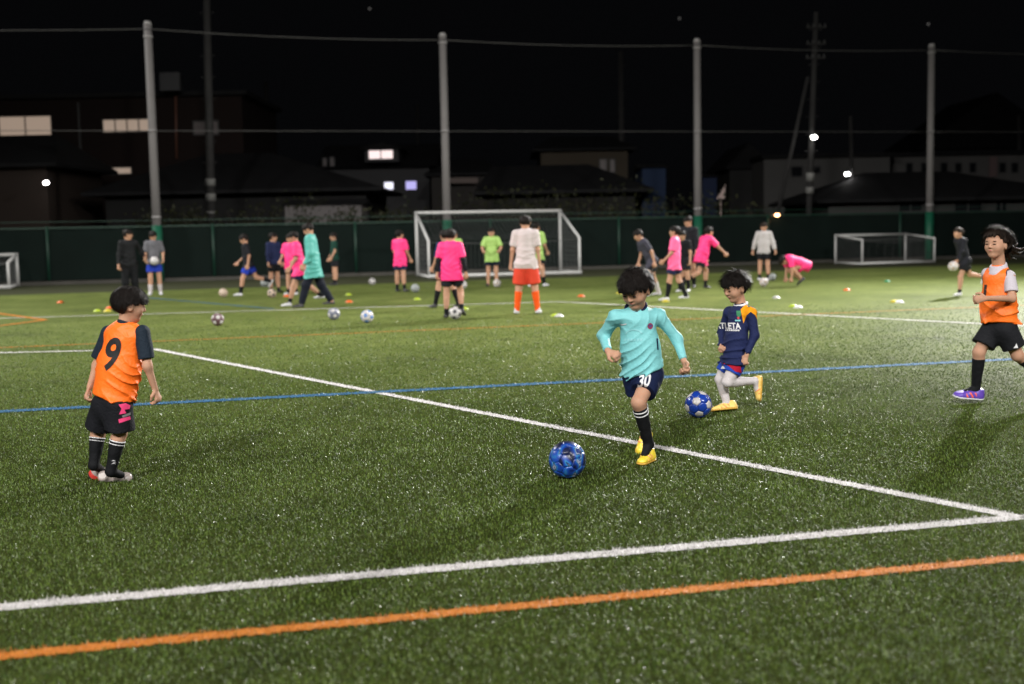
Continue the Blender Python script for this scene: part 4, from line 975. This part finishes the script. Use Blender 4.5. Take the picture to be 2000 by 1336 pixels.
for k, (x, y) in enumerate(((187, 900), (222, 903))):
    so = [c for c in o_per.children if c.name.startswith('sock')][k]
    decal(o_per, so, '', P(x, y, g[1] - .3), np.array([1, 0, 0.]), Vc, DB, .032, WHITE, 'logo', shapes=[[(-.5, .25), (.0, .45), (.5, .2), (0, .3)], [(-.5, -.3), (0, -.1), (.5, -.35), (0, -.25)], [(-.2, .1), (.5, .0), (.1, -.05)]])
for sh in [c for c in o_per.children if c.name.startswith('shoe')]: pass

# --- boy with bib 1 running in from the right
J = joints((1895, 792), {
    'head': (1946, 479, -.02), 'neck': (1951, 519, .02), 'sh_l': (1926, 536, .10), 'sh_r': (1974, 541, -.09),
    'el_l': (1940, 586, .26), 'wr_l': (1952, 612, .16), 'el_r': (1976, 583, -.16), 'wr_r': (1925, 583, -.30),
    'hip_l': (1938, 642, .05), 'hip_r': (1966, 642, -.05), 'kn_l': (1912, 688, .03), 'an_l': (1906, 759, .10), 'to_l': (1863, 778, .06),
    'kn_r': (1987, 694, -.04), 'an_r': (2040, 735, .08), 'to_r': (2050, 770, .05)},
    front=(-.72, -.70, 0), face=(-.80, -.60, .05), hd_r=(-1, -.1, -.1), pn_r=(0, 1, 0), pn_l=(0, 0, -1))
g = G(1895, 792); J['he_l'] = P(1917, 779, g[1] + .14); J['to_l'] = P(1864, 775, g[1] + .05)
PURP = mat('boot_purple', (0.10, 0.05, 0.36), 0.4, 0.5, var=0.15, scale=40); WSH = fab('b4aeb6')
r_per, rp_, ri = build_person(J, dict(top=BIB, sleeve='bib', topname='bib', hem=.06, hemtilt=.05, torso=(.114, .126, .136), tk=.80, wr=.009,
    under=WSH, undertype='short', slen=.7, shorts=BLK, slegs=.70, sw=1.02, flare=.088, sock=SOCKB, sock0=.16, shoe=PURP, sole=WHITE, hh=.228, curl=1.0, accent=mat('boot_orange', (.8, .12, .04), .4),
    haircol=HAIRB, hair=dict(fringe=.33, side=.05, nape=-.26, rad=(.46, .56, .50), amp=.04, n=2200, len=.36, up=.62, region=lambda d: (d[2] > .2 and d[1] < .5) or (d[1] < -.1 and d[2] > -.5),
        tail=((0, -.5, .0), (0, -.72, -.12), (.02, -.95, -.2), (.05, -1.2, -.12)))),
    'boy in orange bib over white shirt with purple boots at the right edge', 1.40, .006, True)
decal(r_per, rp_['top'], '1', P(1923, 570, g[1] - .3), np.array([.8, -.5, 0]), Vc, np.array([.35, 1, -.05]), .14, BLACK, 'number', .04, .8, .1)
decal(r_per, rp_['shorts'], '', P(1984, 676, g[1] - .3), np.array([1, 0, 0.]), Vc, np.array([.1, 1, -.05]), .04, WHITE, 'logo', shapes=[[(-.5, -.4), (.5, -.4), (.1, .6), (-.1, .1)]])
so = [c for c in r_per.children if c.name.startswith('sock')][0]
decal(r_per, so, '', P(1902, 730, g[1] - .3), np.array([1, 0, 0.]), Vc, np.array([.1, 1, -.05]), .035, WHITE, 'logo', shapes=[[(-.5, .2), (.1, .35), (.5, .1), (.1, -.2), (-.5, -.3), (0, 0)]])

# --- the players further back, posed by joint angles
def rot(axis, a):
    return np.array(Matrix.Rotation(a, 3, Vector(axis)))
def fk(H, yaw, lean=0, legs=((0, 0, 3), (0, 0, 3)), arms=((5, 8, 15), (5, 8, 15)), hp=0, hy=0, twist=0, side_lean=0, headoff=None):
    """angles in degrees; local x = right hand, y = forward. legs: flex, knee, spread; arms: flex, spread, elbow. left first"""
    Z = rot((0, 0, 1), -R(yaw)); J = {}
    pel = np.zeros(3); tor = rot((1, 0, 0), -R(lean)) @ rot((0, 1, 0), R(side_lean)) @ rot((0, 0, 1), R(twist))
    sp = tor @ np.array([0, 0, 1.]); neck = pel + sp * .325 * H; J['neck'] = neck
    J['head'] = neck + tor @ np.array([0, .012, .085]) * H if lean < 40 else neck + (tor @ np.array([0, .0, .06]) + np.array([0, .04, .02])) * H
    if headoff: J['head'] = neck + np.array([0, headoff[0], headoff[1]]) * H
    for k, sx in (('l', -1), ('r', 1)):
        sh = pel + tor @ np.array([sx * .100, 0, .300]) * H; J['sh_' + k] = sh
        f, ab, el = arms[0 if k == 'l' else 1]
        d = tor @ (rot((0, 1, 0), -sx * R(ab)) @ rot((1, 0, 0), R(f)) @ np.array([0, 0, -1.]))
        J['el_' + k] = sh + d * .165 * H
        d2 = tor @ (rot((0, 1, 0), -sx * R(ab)) @ rot((1, 0, 0), R(f + el)) @ np.array([-sx * .25 * math.sin(R(min(el, 90))), 0, -1.])); d2 = unit(d2)
        J['wr_' + k] = J['el_' + k] + d2 * .145 * H
        f, kn, ab = legs[0 if k == 'l' else 1]
        hip = pel + np.array([sx * .052, 0, 0]) * H; J['hip_' + k] = hip
        d = rot((0, 1, 0), -sx * R(ab)) @ rot((1, 0, 0), R(f)) @ np.array([0, 0, -1.]); J['kn_' + k] = hip + d * .245 * H
        d2 = rot((0, 1, 0), -sx * R(ab)) @ rot((1, 0, 0), R(f - kn)) @ np.array([0, 0, -1.]); J['an_' + k] = J['kn_' + k] + d2 * .235 * H
        fa = R(f - kn) * .75 if kn > 35 else 0
        fdir = rot((1, 0, 0), fa) @ np.array([sx * .12, 1, 0.]); J['he_' + k] = J['an_' + k] + (rot((1, 0, 0), fa) @ np.array([0, -.03, -.038])) * H; J['to_' + k] = J['he_' + k] + unit(fdir) * .145 * H
        J['su_' + k] = rot((1, 0, 0), fa) @ np.array([0, 0, 1.])
    fwd = np.array([0, 1., 0]); J['front'] = tor @ fwd
    J['face'] = rot((0, 0, 1), -R(hy)) @ rot((1, 0, 0), R(hp)) @ fwd
    low = min(J[k + '_' + q][2] for k in ('he', 'to') for q in 'lr')
    for k in J:
        v = Z @ J[k]
        if k not in ('front', 'face', 'su_l', 'su_r'): v = v - np.array([0, 0, low - .010])
        J[k] = v
    return J
def back_person(label, px, py, H, yaw, outfit, **pose):
    J = fk(H, yaw, **pose); g = G(px, py)
    c = (J['an_l'][:2] + J['an_r'][:2]) / 2
    if 'anchor' in outfit: c = J['an_' + outfit['anchor']][:2]
    for k in J:
        if k not in ('front', 'face', 'su_l', 'su_r'): J[k] = J[k] + np.array([g[0] - c[0], g[1] - c[1], 0])
    o = dict(hair=dict(rad=(.44, .51, .44), amp=.035, fringe=.14, side=-.10, nape=-.32), hem=-.05, wr=.009, sock0=.15, curl=.6, hh=.148 * H if H < 1.6 else .137 * H); o.update(outfit)
    return build_person(J, o, label, H, .013, False), J
PINK = mat('bib_pink', (0.86, 0.035, 0.20), 0.6, 0.3, var=0.06, scale=8)
PINKL = mat('bib_pale_pink', (0.88, 0.12, 0.30), 0.6, 0.3, var=0.06, scale=8)
LIME = mat('bib_lime', (0.29, 0.46, 0.12), 0.6, 0.3, var=0.06, scale=8)
DK = fab('1a1b20'); DN_ = fab('1a2140'); GRY = fab('5b5b60'); SHOE_W = mat('shoe_white', (.5, .5, .52), .5); SHOE_K = mat('shoe_black', (.02, .02, .022), .45); SOCKW = fab('b5aeb0', bump=.2)
GREENS = fab('12352c'); BLUES = fab('22379c'); SHOE_R = mat('shoe_red', (.4, .04, .05), .45)
big = dict(torso=(.125, .135, .145), sg=1.15, slen=.85, hem=-.12)
back_person('person in black tracksuit with hand on hip near the first net pole', 256, 590, 1.68, 150, dict(top=fab('191a1c'), sleeve='long', shorts=fab('141518'), trousers=True, shoe=SHOE_K, hem=-.03), hy=-75, hp=-10, arms=((-20, 35, 80), (0, 12, 15)))
HOLD = back_person('player in grey shirt and blue shorts holding a white ball', 304, 577, 1.64, 165, dict(top=GRY, sleeve='short', sg=1.0, slen=.9, shorts=BLUES, sock=SOCKW, sock0=.45, shoe=SHOE_W, curl=.4), hp=-30, hy=10, arms=((8, 14, 40), (8, 10, 42)))
PANEL = back_person('player in black shirt with white panel and blue shorts striding left', 470, 579, 1.54, 262, dict(top=DK, sleeve='short', slen=.9, shorts=BLUES, sock=SOCKB, sock0=.5, shoe=SHOE_W, anchor='l'), lean=6, hp=-28, legs=((22, 12, 2), (-30, 45, 2)), arms=((-15, 10, 30), (15, 8, 40)))
decal(PANEL[0][0], PANEL[0][1]['top'], '', P(484, 490, G(470, 579)[1] - .6), np.array([1, 0, 0.]), np.array([.0, 0, 1.]), None, .3, WHITE, 'panel', shapes=[[(-.18, .35), (.12, .38), (.2, .1), (.1, -.3), (.0, -.32), (.02, .0), (-.16, .05)]], cuts=5, off=.008)
back_person('player in navy sweater and black shorts standing behind a ball', 537, 573, 1.53, 135, dict(top=DN_, sleeve='long', sg=1.05, shorts=fab('101114'), sock=SOCKB, sock0=.75, shoe=SHOE_K), hp=-8, hy=-50, arms=((4, 8, 8), (4, 8, 8)))
back_person('player in pink bib half hidden behind the coach and another pink bib', 571, 577, 1.50, 200, dict(top=PINK, shorts=DN_, sock=SOCKB, sock0=.7, shoe=SHOE_W, **big), hp=-12, arms=((10, 14, 45), (10, 12, 40)))
back_person('player in long pink bib stepping forward right beside the coach', 598, 598, 1.60, 262, dict(top=PINK, shorts=DN_, sock=SOCKB, sock0=.7, shoe=SHOE_W, **big), lean=8, hp=-25, legs=((22, 8, 2), (-22, 30, 2)), arms=((10, 10, 30), (-5, 10, 20)))
JADE = mat('jacket_turquoise', (0.075, 0.34, 0.30), 0.5, 0.3, var=0.08, scale=8, bump=.3, bscale=14)
(cper, cparts, ci), CJ = back_person('coach in turquoise jacket and dark trousers walking left', 619, 601, 1.76, 268, dict(top=JADE, topname='jacket', sleeve='long', torso=(.135, .14, .15), sg=1.15, hem=-.19, wr=.010, shorts=fab('131722'), trousers=True, sw=1.05, shoe=SHOE_K, sole=SHOE_K, collar=JADE, cr=.07, cw=.025), lean=5, hp=-30, legs=((20, 5, 3), (-17, 14, 3)), arms=((2, 12, 30), (-5, 8, 10)))
decal(cper, cparts['top'], '', P(624, 490, G(619, 601)[1] - .6), np.array([1, 0, 0.]), np.array([.0, 0, 1.]), None, .5, fab('1b2438'), 'dark_panel', shapes=[[(-.10, .45), (.10, .50), (.16, .1), (.02, -.15), (-.12, -.05), (-.04, .2)]], cuts=5, off=.01)
back_person('player in dark green top half hidden behind the coach', 655, 558, 1.50, 250, dict(top=GREENS, sleeve='short', shorts=DK, sock=SOCKB, sock0=.7, shoe=SHOE_K), hp=-12, arms=((5, 8, 25), (5, 8, 20)))
back_person('player in pink bib standing left of the large goal', 783, 571, 1.54, 35, dict(top=PINK, shorts=DN_, sock=SOCKB, sock0=.55, shoe=SHOE_K, **big), hy=10, arms=((8, 14, 40), (8, 10, 25)))
back_person('player in blue top and maroon shorts half hidden by a pink bib', 850, 603, 1.54, 320, dict(top=fab('1b2c4e'), sleeve='short', slen=.9, shorts=fab('611a30'), sock=SOCKB, sock0=.15, shoe=SHOE_K, anchor='l'), hp=-5, hy=15, legs=((12, 4, 9), (-10, 12, 5)), arms=((8, 10, 25), (8, 10, 25)))
back_person('player in pink bib with one boot raised on a ball', 872, 623, 1.54, 8, dict(top=PINK, shorts=DK, under=DK, undertype='long', underneck=False, sock=SOCKB, sock0=.68, shoe=SHOE_K, sole=SHOE_R, anchor='l', torso=(.13, .142, .15), sg=1.12, slen=.85, hem=-.12), legs=((2, 2, 2), (24, 50, 8)), arms=((-4, 14, 15), (-4, 14, 15)), hp=-6)
back_person('player in lime bib mostly hidden behind the pink bib by the goal', 889, 560, 1.50, 185, dict(top=LIME, shorts=DK, sock=SOCKB, sock0=.6, shoe=SHOE_W, **big), hp=-5, hy=-60)
back_person('player in lime bib facing the camera before the large goal', 962, 560, 1.55, 182, dict(top=LIME, shorts=fab('12182a'), sock=None, shoe=SHOE_K, **big), hp=-8, arms=((12, 22, 62), (12, 22, 62)))
back_person('adult in white shirt, red shorts and orange socks seen from behind', 1030, 614, 1.77, 5, dict(top=fab('bdb2b2'), sleeve='short', slen=.8, torso=(.122, .122, .128), hem=-.07, shorts=fab('c5402c'), slegs=.86, sw=1.05, flare=.088, sock=fab('e0541a', bump=.2), sock0=.16, shoe=SHOE_W, sole=SHOE_W), legs=((3, 4, 6), (2, 3, 7)), arms=((2, 12, 12), (0, 8, 10)), hp=-4)
back_person('player in lime bib behind the adult in white', 1049, 561, 1.68, 30, dict(top=LIME, shorts=fab('13181a'), sock=SOCKB, sock0=.5, shoe=SHOE_W, **big), hp=-8, legs=((-6, 4, 4), (14, 8, 4)), arms=((10, 10, 35), (10, 10, 35)))
back_person('player in dark grey shirt bending forward with white socks', 1276, 579, 1.56, 255, dict(top=fab('3a3a45'), sleeve='short', slen=.8, shorts=DK, sock=SOCKW, sock0=.3, shoe=SHOE_W), lean=28, hp=-25, legs=((25, 25, 4), (-10, 14, 4)), arms=((-5, 10, 20), (15, 12, 30)))
back_person('player in pale pink bib standing tall with black socks', 1322, 588, 1.52, 285, dict(top=PINKL, shorts=DN_, sock=SOCKB, sock0=.12, shoe=SHOE_W, **big), lean=-2, hp=4, hy=5, legs=((14, 6, 2), (-12, 14, 2)), arms=((8, 10, 35), (-12, 8, 30)))
back_person('adult in black top behind the pink bibs by the third net pole', 1345, 563, 1.74, 205, dict(top=DK, sleeve='long', shorts=DK, sock=SOCKB, sock0=.5, shoe=SHOE_K), hp=-18, hy=20)
back_person('shorter player in black half hidden right behind the pale pink bib', 1336, 571, 1.40, 210, dict(top=fab('15161a'), sleeve='short', shorts=DK, sock=SOCKB, sock0=.3, shoe=SHOE_W), hp=-15, lean=8, arms=((5, 10, 20), (60, 10, 80)))
back_person('player in pink bib running with an arm stretched out', 1360, 566, 1.58, 62, dict(top=PINK, shorts=DK, sock=SOCKB, sock0=.55, shoe=SHOE_K, torso=(.128, .138, .148), sg=1.15, slen=.85, hem=-.12), lean=20, hp=0, legs=((34, 35, 3), (-24, 42, 3)), arms=((20, 15, 30), (58, 30, 8)))
back_person('player in light grey sweatshirt standing over a ball', 1492, 548, 1.55, 190, dict(top=fab('a8a4a4'), sleeve='long', sg=1.25, torso=(.13, .14, .14), hem=-.06, shorts=fab('15161a'), sock=SOCKB, sock0=.7, shoe=SHOE_W, haircol=HAIRB), hp=-12, arms=((2, 18, 10), (2, 18, 10)))
back_person('player in pink bib crouching low on the turf', 1566, 560, 1.50, 265, dict(top=PINK, shorts=DK, sock=None, shoe=SHOE_K, torso=(.132, .145, .15), sg=1.15, slen=.85, hem=-.10), lean=68, hp=-75, headoff=(.06, -.05), legs=((78, 122, 8), (66, 118, 8)), arms=((58, 8, 15), (66, 8, 10)))
CARRY = back_person('small player in black running left carrying a ball', 1874, 579, 1.42, 255, dict(top=fab('1b1c22'), sleeve='long', shorts=fab('121316'), sock=SOCKB, sock0=.75, shoe=SHOE_W, haircol=HAIRB, anchor='l'), lean=14, hp=4, legs=((26, 22, 2), (-34, 48, 2)), arms=((34, 8, 12), (-12, 10, 20)))

# ------------------------------------------------------------------ footballs
PHI = (1 + 5 ** .5) / 2
def ball_panels():
    bm = bmesh.new(); bmesh.ops.create_icosphere(bm, subdivisions=1, radius=1)
    V = [np.array(v.co) for v in bm.verts]; Fc = [[v.index for v in f.verts] for f in bm.faces]; bm.free()
    pts = {}
    for f in Fc:
        for i in range(3):
            a, b = f[i], f[(i + 1) % 3]; pts[(a, b)] = V[a] + (V[b] - V[a]) / 3; pts[(b, a)] = V[b] + (V[a] - V[b]) / 3
    pent = []; hexa = []
    for i, v in enumerate(V):
        ns = [b for (a, b) in pts if a == i]; t = unit(np.cross(v, [.3, .5, .8])); u = np.cross(unit(v), t)
        ns.sort(key=lambda b: math.atan2(pts[(i, b)] @ u, pts[(i, b)] @ t)); pent.append([pts[(i, b)] for b in ns])
    for a, b, c in Fc: hexa.append([pts[(a, b)], pts[(b, a)], pts[(b, c)], pts[(c, b)], pts[(c, a)], pts[(a, c)]])
    return pent, hexa
PENT, HEXA = ball_panels()
def panel_mesh(poly, rings=3, r=1.0, inset=.985, dome=.004):
    c = unit(sum(poly) / len(poly)); n = len(poly); e = []
    for i in range(n):
        for t in np.linspace(0, 1, 4)[:-1]: e.append(poly[i] * (1 - t) + poly[(i + 1) % n] * t)
    vs = [c * (1 + dome)]; m = len(e)
    for k in range(1, rings + 1):
        t = k / rings
        for p in e:
            q = unit(c * (1 - t) + unit(p) * t) if t < 1 else unit(c * (1 - inset) + unit(p) * inset); vs.append(q * (1 + dome * (1 - t ** 4)))
    vs += [unit(c * (1 - inset) + unit(p) * inset) * (1 - .012) for p in e]
    fs = [(0, 1 + i, 1 + (i + 1) % m) for i in range(m)]
    for k in range(rings): fs += [(1 + k*m + i, 1 + (k+1)*m + i, 1 + (k+1)*m + (i+1) % m, 1 + k*m + (i+1) % m) for i in range(m)]
    return np.array(vs) * r, fs
def ball(px, py, r, label, mp, mh, ang=(0, 0, 0), split=False, center=None, inset=.985):
    c = G(px, py); 
    if center is not None: c = np.asarray(center, float)
    else:
        d = ray(px, py); c = CAMP + d * ((r + .006 - CAM_H) / d[2])      # px, py = centre of the ball as seen
    Rm = np.array(Matrix.Rotation(ang[2], 3, 'Z') @ Matrix.Rotation(ang[1], 3, 'Y') @ Matrix.Rotation(ang[0], 3, 'X'))
    if split:
        o = empty('football', c - [0, 0, r], label, 'ball')
        bm = bmesh.new(); bmesh.ops.create_icosphere(bm, subdivisions=4, radius=r * (.992 if inset < .99 else .9988)); me = bpy.data.meshes.new('bladder'); bm.to_mesh(me); bm.free(); me.transform(Matrix.Translation(Vector(c)))
        link('bladder', me, mat('ball_seam', (.02, .03, .06), .5) if inset < .99 else mp, o)
        for poly, m in [(p, mp) for p in PENT] + [(p, mh) for p in HEXA]:
            v, f = panel_mesh(poly, 3, r, inset, .004 if inset < .99 else .001); me = bpy.data.meshes.new('panel'); me.from_pydata([tuple(q) for q in v @ Rm.T + c], [], f); link('panel', me, m, o)
        return o
    mb = MB(); mi = []
    for poly, k in [(p, 0) for p in PENT] + [(p, 1) for p in HEXA]:
        v, f = panel_mesh(poly, 2, r, 1.0, .002); mb.add(v @ Rm.T + c, f); mi += [k] * len(f)
    o = mb.build('football', [mp, mh], None, True); o.data.polygons.foreach_set('material_index', np.array(mi, np.int32))
    return tag(o, label, 'ball', 'footballs lying on the far pitch' if center is None else None)
bw = mat('ball_white', (.48, .46, .46), .3, .5); bb = mat('ball_black', (.03, .03, .035), .3, .5); bblue = mat('ball_royal_blue', (.008, .040, .30), .22, .6, coat=.6, var=.15, scale=18)
btan = mat('ball_tan', (.42, .33, .26), .4, .4); bmar = mat('ball_maroon', (.10, .05, .06), .35, .5); bgrey = mat('ball_grey', (.25, .27, .27), .4, .4); bcyan = mat('ball_sky_blue', (.05, .16, .42), .3, .5)
ball(1364, 790, .108, 'royal blue football with white pentagons at the navy boy’s foot', bw, bblue, (.35, .2, .5), True)
# swirl ball
def swirl_mat():
    m = bpy.data.materials.new('ball_swirl'); m.use_nodes = True; nt = m.node_tree; b = nt.nodes['Principled BSDF']
    g = nt.nodes.new('ShaderNodeNewGeometry'); n = nt.nodes.new('ShaderNodeTexNoise'); n.inputs['Scale'].default_value = 5; n.inputs['Detail'].default_value = 0.5; n.inputs['Distortion'].default_value = 2.6
    r = nt.nodes.new('ShaderNodeValToRGB'); e = r.color_ramp.elements
    for p, c in ((.34, (.004, .008, .04)), (.42, (.006, .03, .20)), (.54, (.008, .06, .34)), (.60, (.03, .20, .40)), (.62, (.006, .015, .10)), (.66, (.30, .36, .48)), (.69, (.005, .02, .12))):
        q = e.new(p); q.color = (*c, 1)
    e[0].color = (.004, .008, .04, 1); e[-1].color = (.01, .05, .35, 1)
    nt.links.new(g.outputs['Position'], n.inputs['Vector']); nt.links.new(n.outputs['Fac'], r.inputs[0]); nt.links.new(r.outputs[0], b.inputs['Base Color'])
    b.inputs['Roughness'].default_value = .36; b.inputs['Coat Weight'].default_value = .15; b.inputs['Coat Roughness'].default_value = .2; return m
SW = swirl_mat(); ball(1108, 898, .115, 'large dark blue football with pale swirls in front of the turquoise boy', SW, SW, (.3, .8, .2), True, inset=.9996)
BALLS = [(425, 624, .108, bw, bmar, 'maroon football with white spots left of the coach'), (652, 613, .108, bw, mat('ball_navy_grey', (.14, .15, .20), .35), 'grey football with white spots just right of the coach'),
    (717, 618, .11, bcyan, bw, 'white football with blue patches left of the large goal'), (436, 572, .108, btan, btan, 'tan football in front of the striding black shirt'),
    (517, 552, .12, bgrey, bgrey, 'dull grey football behind the striding player’s heel'), (531, 573, .108, bb, btan, 'tan football at the feet of the navy sweater'),
    (572, 564, .108, bb, bw, 'white football at the feet of the left pink bib'), (727, 550, .10, bb, bw, 'white football near the fence left of the goal'),
    (811, 563, .108, bgrey, bgrey, 'grey football beside the pink bib left of the goal'), (889, 611, .112, bb, bw, 'white football with dark patches under the raised boot'),
    (971, 553, .108, btan, bw, 'white football at the feet of the lime bib facing the camera'), (905, 556, .10, bw, bw, 'white football behind the raised boot player'),
    (1492, 551, .11, btan, bw, 'pale football at the feet of the light grey sweatshirt'), (1509, 541, .10, bb, bgrey, 'grey football right of the light grey sweatshirt')]
for i, (x, y, r, a, b, lab) in enumerate(BALLS): ball(x, y, r, lab, a, b, (i * .7, i * 1.1, i * .4))
hj = HOLD[1]; ball(0, 0, .108, 'white football held by the grey shirted player', bw, bw, center=(hj['wr_l'] + hj['wr_r']) / 2 + hj['front'] * .085 - [0, 0, .03])
hj = CARRY[1]; ball(0, 0, .10, 'white football carried by the small running player', btan, bw, center=hj['wr_l'] + unit(hj['wr_l'] - hj['el_l']) * .12 + hj['front'] * .04)

# ------------------------------------------------------------------ marker cones
def cone(px, py, col, label):
    c = G(px, py); n = 18; prof = [(.088, .004), (.086, .010), (.040, .045), (.026, .048), (.024, .043), (.035, .039), (.075, .006)]
    m = MB(); vs = [c + [r * math.cos(2*math.pi*k/n), r * math.sin(2*math.pi*k/n), z + .004] for r, z in prof for k in range(n)]
    m.add(vs, [(i*n+k, i*n+(k+1) % n, (i+1)*n+(k+1) % n, (i+1)*n+k) for i in range(len(prof)-1) for k in range(n)])
    return tag(m.build('marker_cone', CC[col], smooth=True), label, 'cone', 'disc marker cones on the pitch')
CC = {k: mat('cone_' + k, v, .45, .4) for k, v in dict(orange=(.62, .11, .02), lime=(.32, .42, .03), yellow=(.50, .42, .04), white=(.55, .55, .54), green=(.02, .20, .09)).items()}
for x, y, c, lab in ((118, 592, 'orange', 'orange disc cone alone at the far left'), (190, 609, 'lime', 'lime disc cone left of the bib 9 boy’s head'), (210, 609, 'yellow', 'yellow disc cone touching the bib 9 boy’s head'), (214, 603, 'orange', 'orange disc cone just behind the yellow one'),
        (560, 580, 'orange', 'orange disc cone left of the coach'), (681, 577, 'lime', 'lime disc cone right of the coach'), (682, 591, 'orange', 'orange disc cone right of the coach'),
        (815, 586, 'lime', 'lime disc cone below the grey ball by the goal'), (907, 605, 'lime', 'lime disc cone right of the raised boot'), (1084, 618, 'lime', 'lime disc cone right of the adult in white'), (1092, 619, 'white', 'white disc cone touching the lime one by the adult in white'),
        (1135, 580, 'orange', 'orange disc cone right of the large goal'), (1300, 590, 'yellow', 'yellow disc cone at the pale pink bib’s feet'), (1210, 574, 'yellow', 'yellow disc cone left of the turquoise boy’s head'),
        (1516, 583, 'white', 'white disc cone right of the navy boy’s head'), (1549, 600, 'lime', 'lime disc cone right of the navy boy’s shoulder'), (1559, 602, 'white', 'white disc cone touching the lime one by the navy boy'),
        (1747, 591, 'yellow', 'yellow disc cone right of the crouching player'), (1757, 592, 'white', 'white disc cone touching the yellow one'), (1733, 551, 'green', 'green disc cone in front of the mini goal'), (1654, 568, 'orange', 'orange disc cone between crouching player and mini goal')):
    cone(x, y, c, lab)
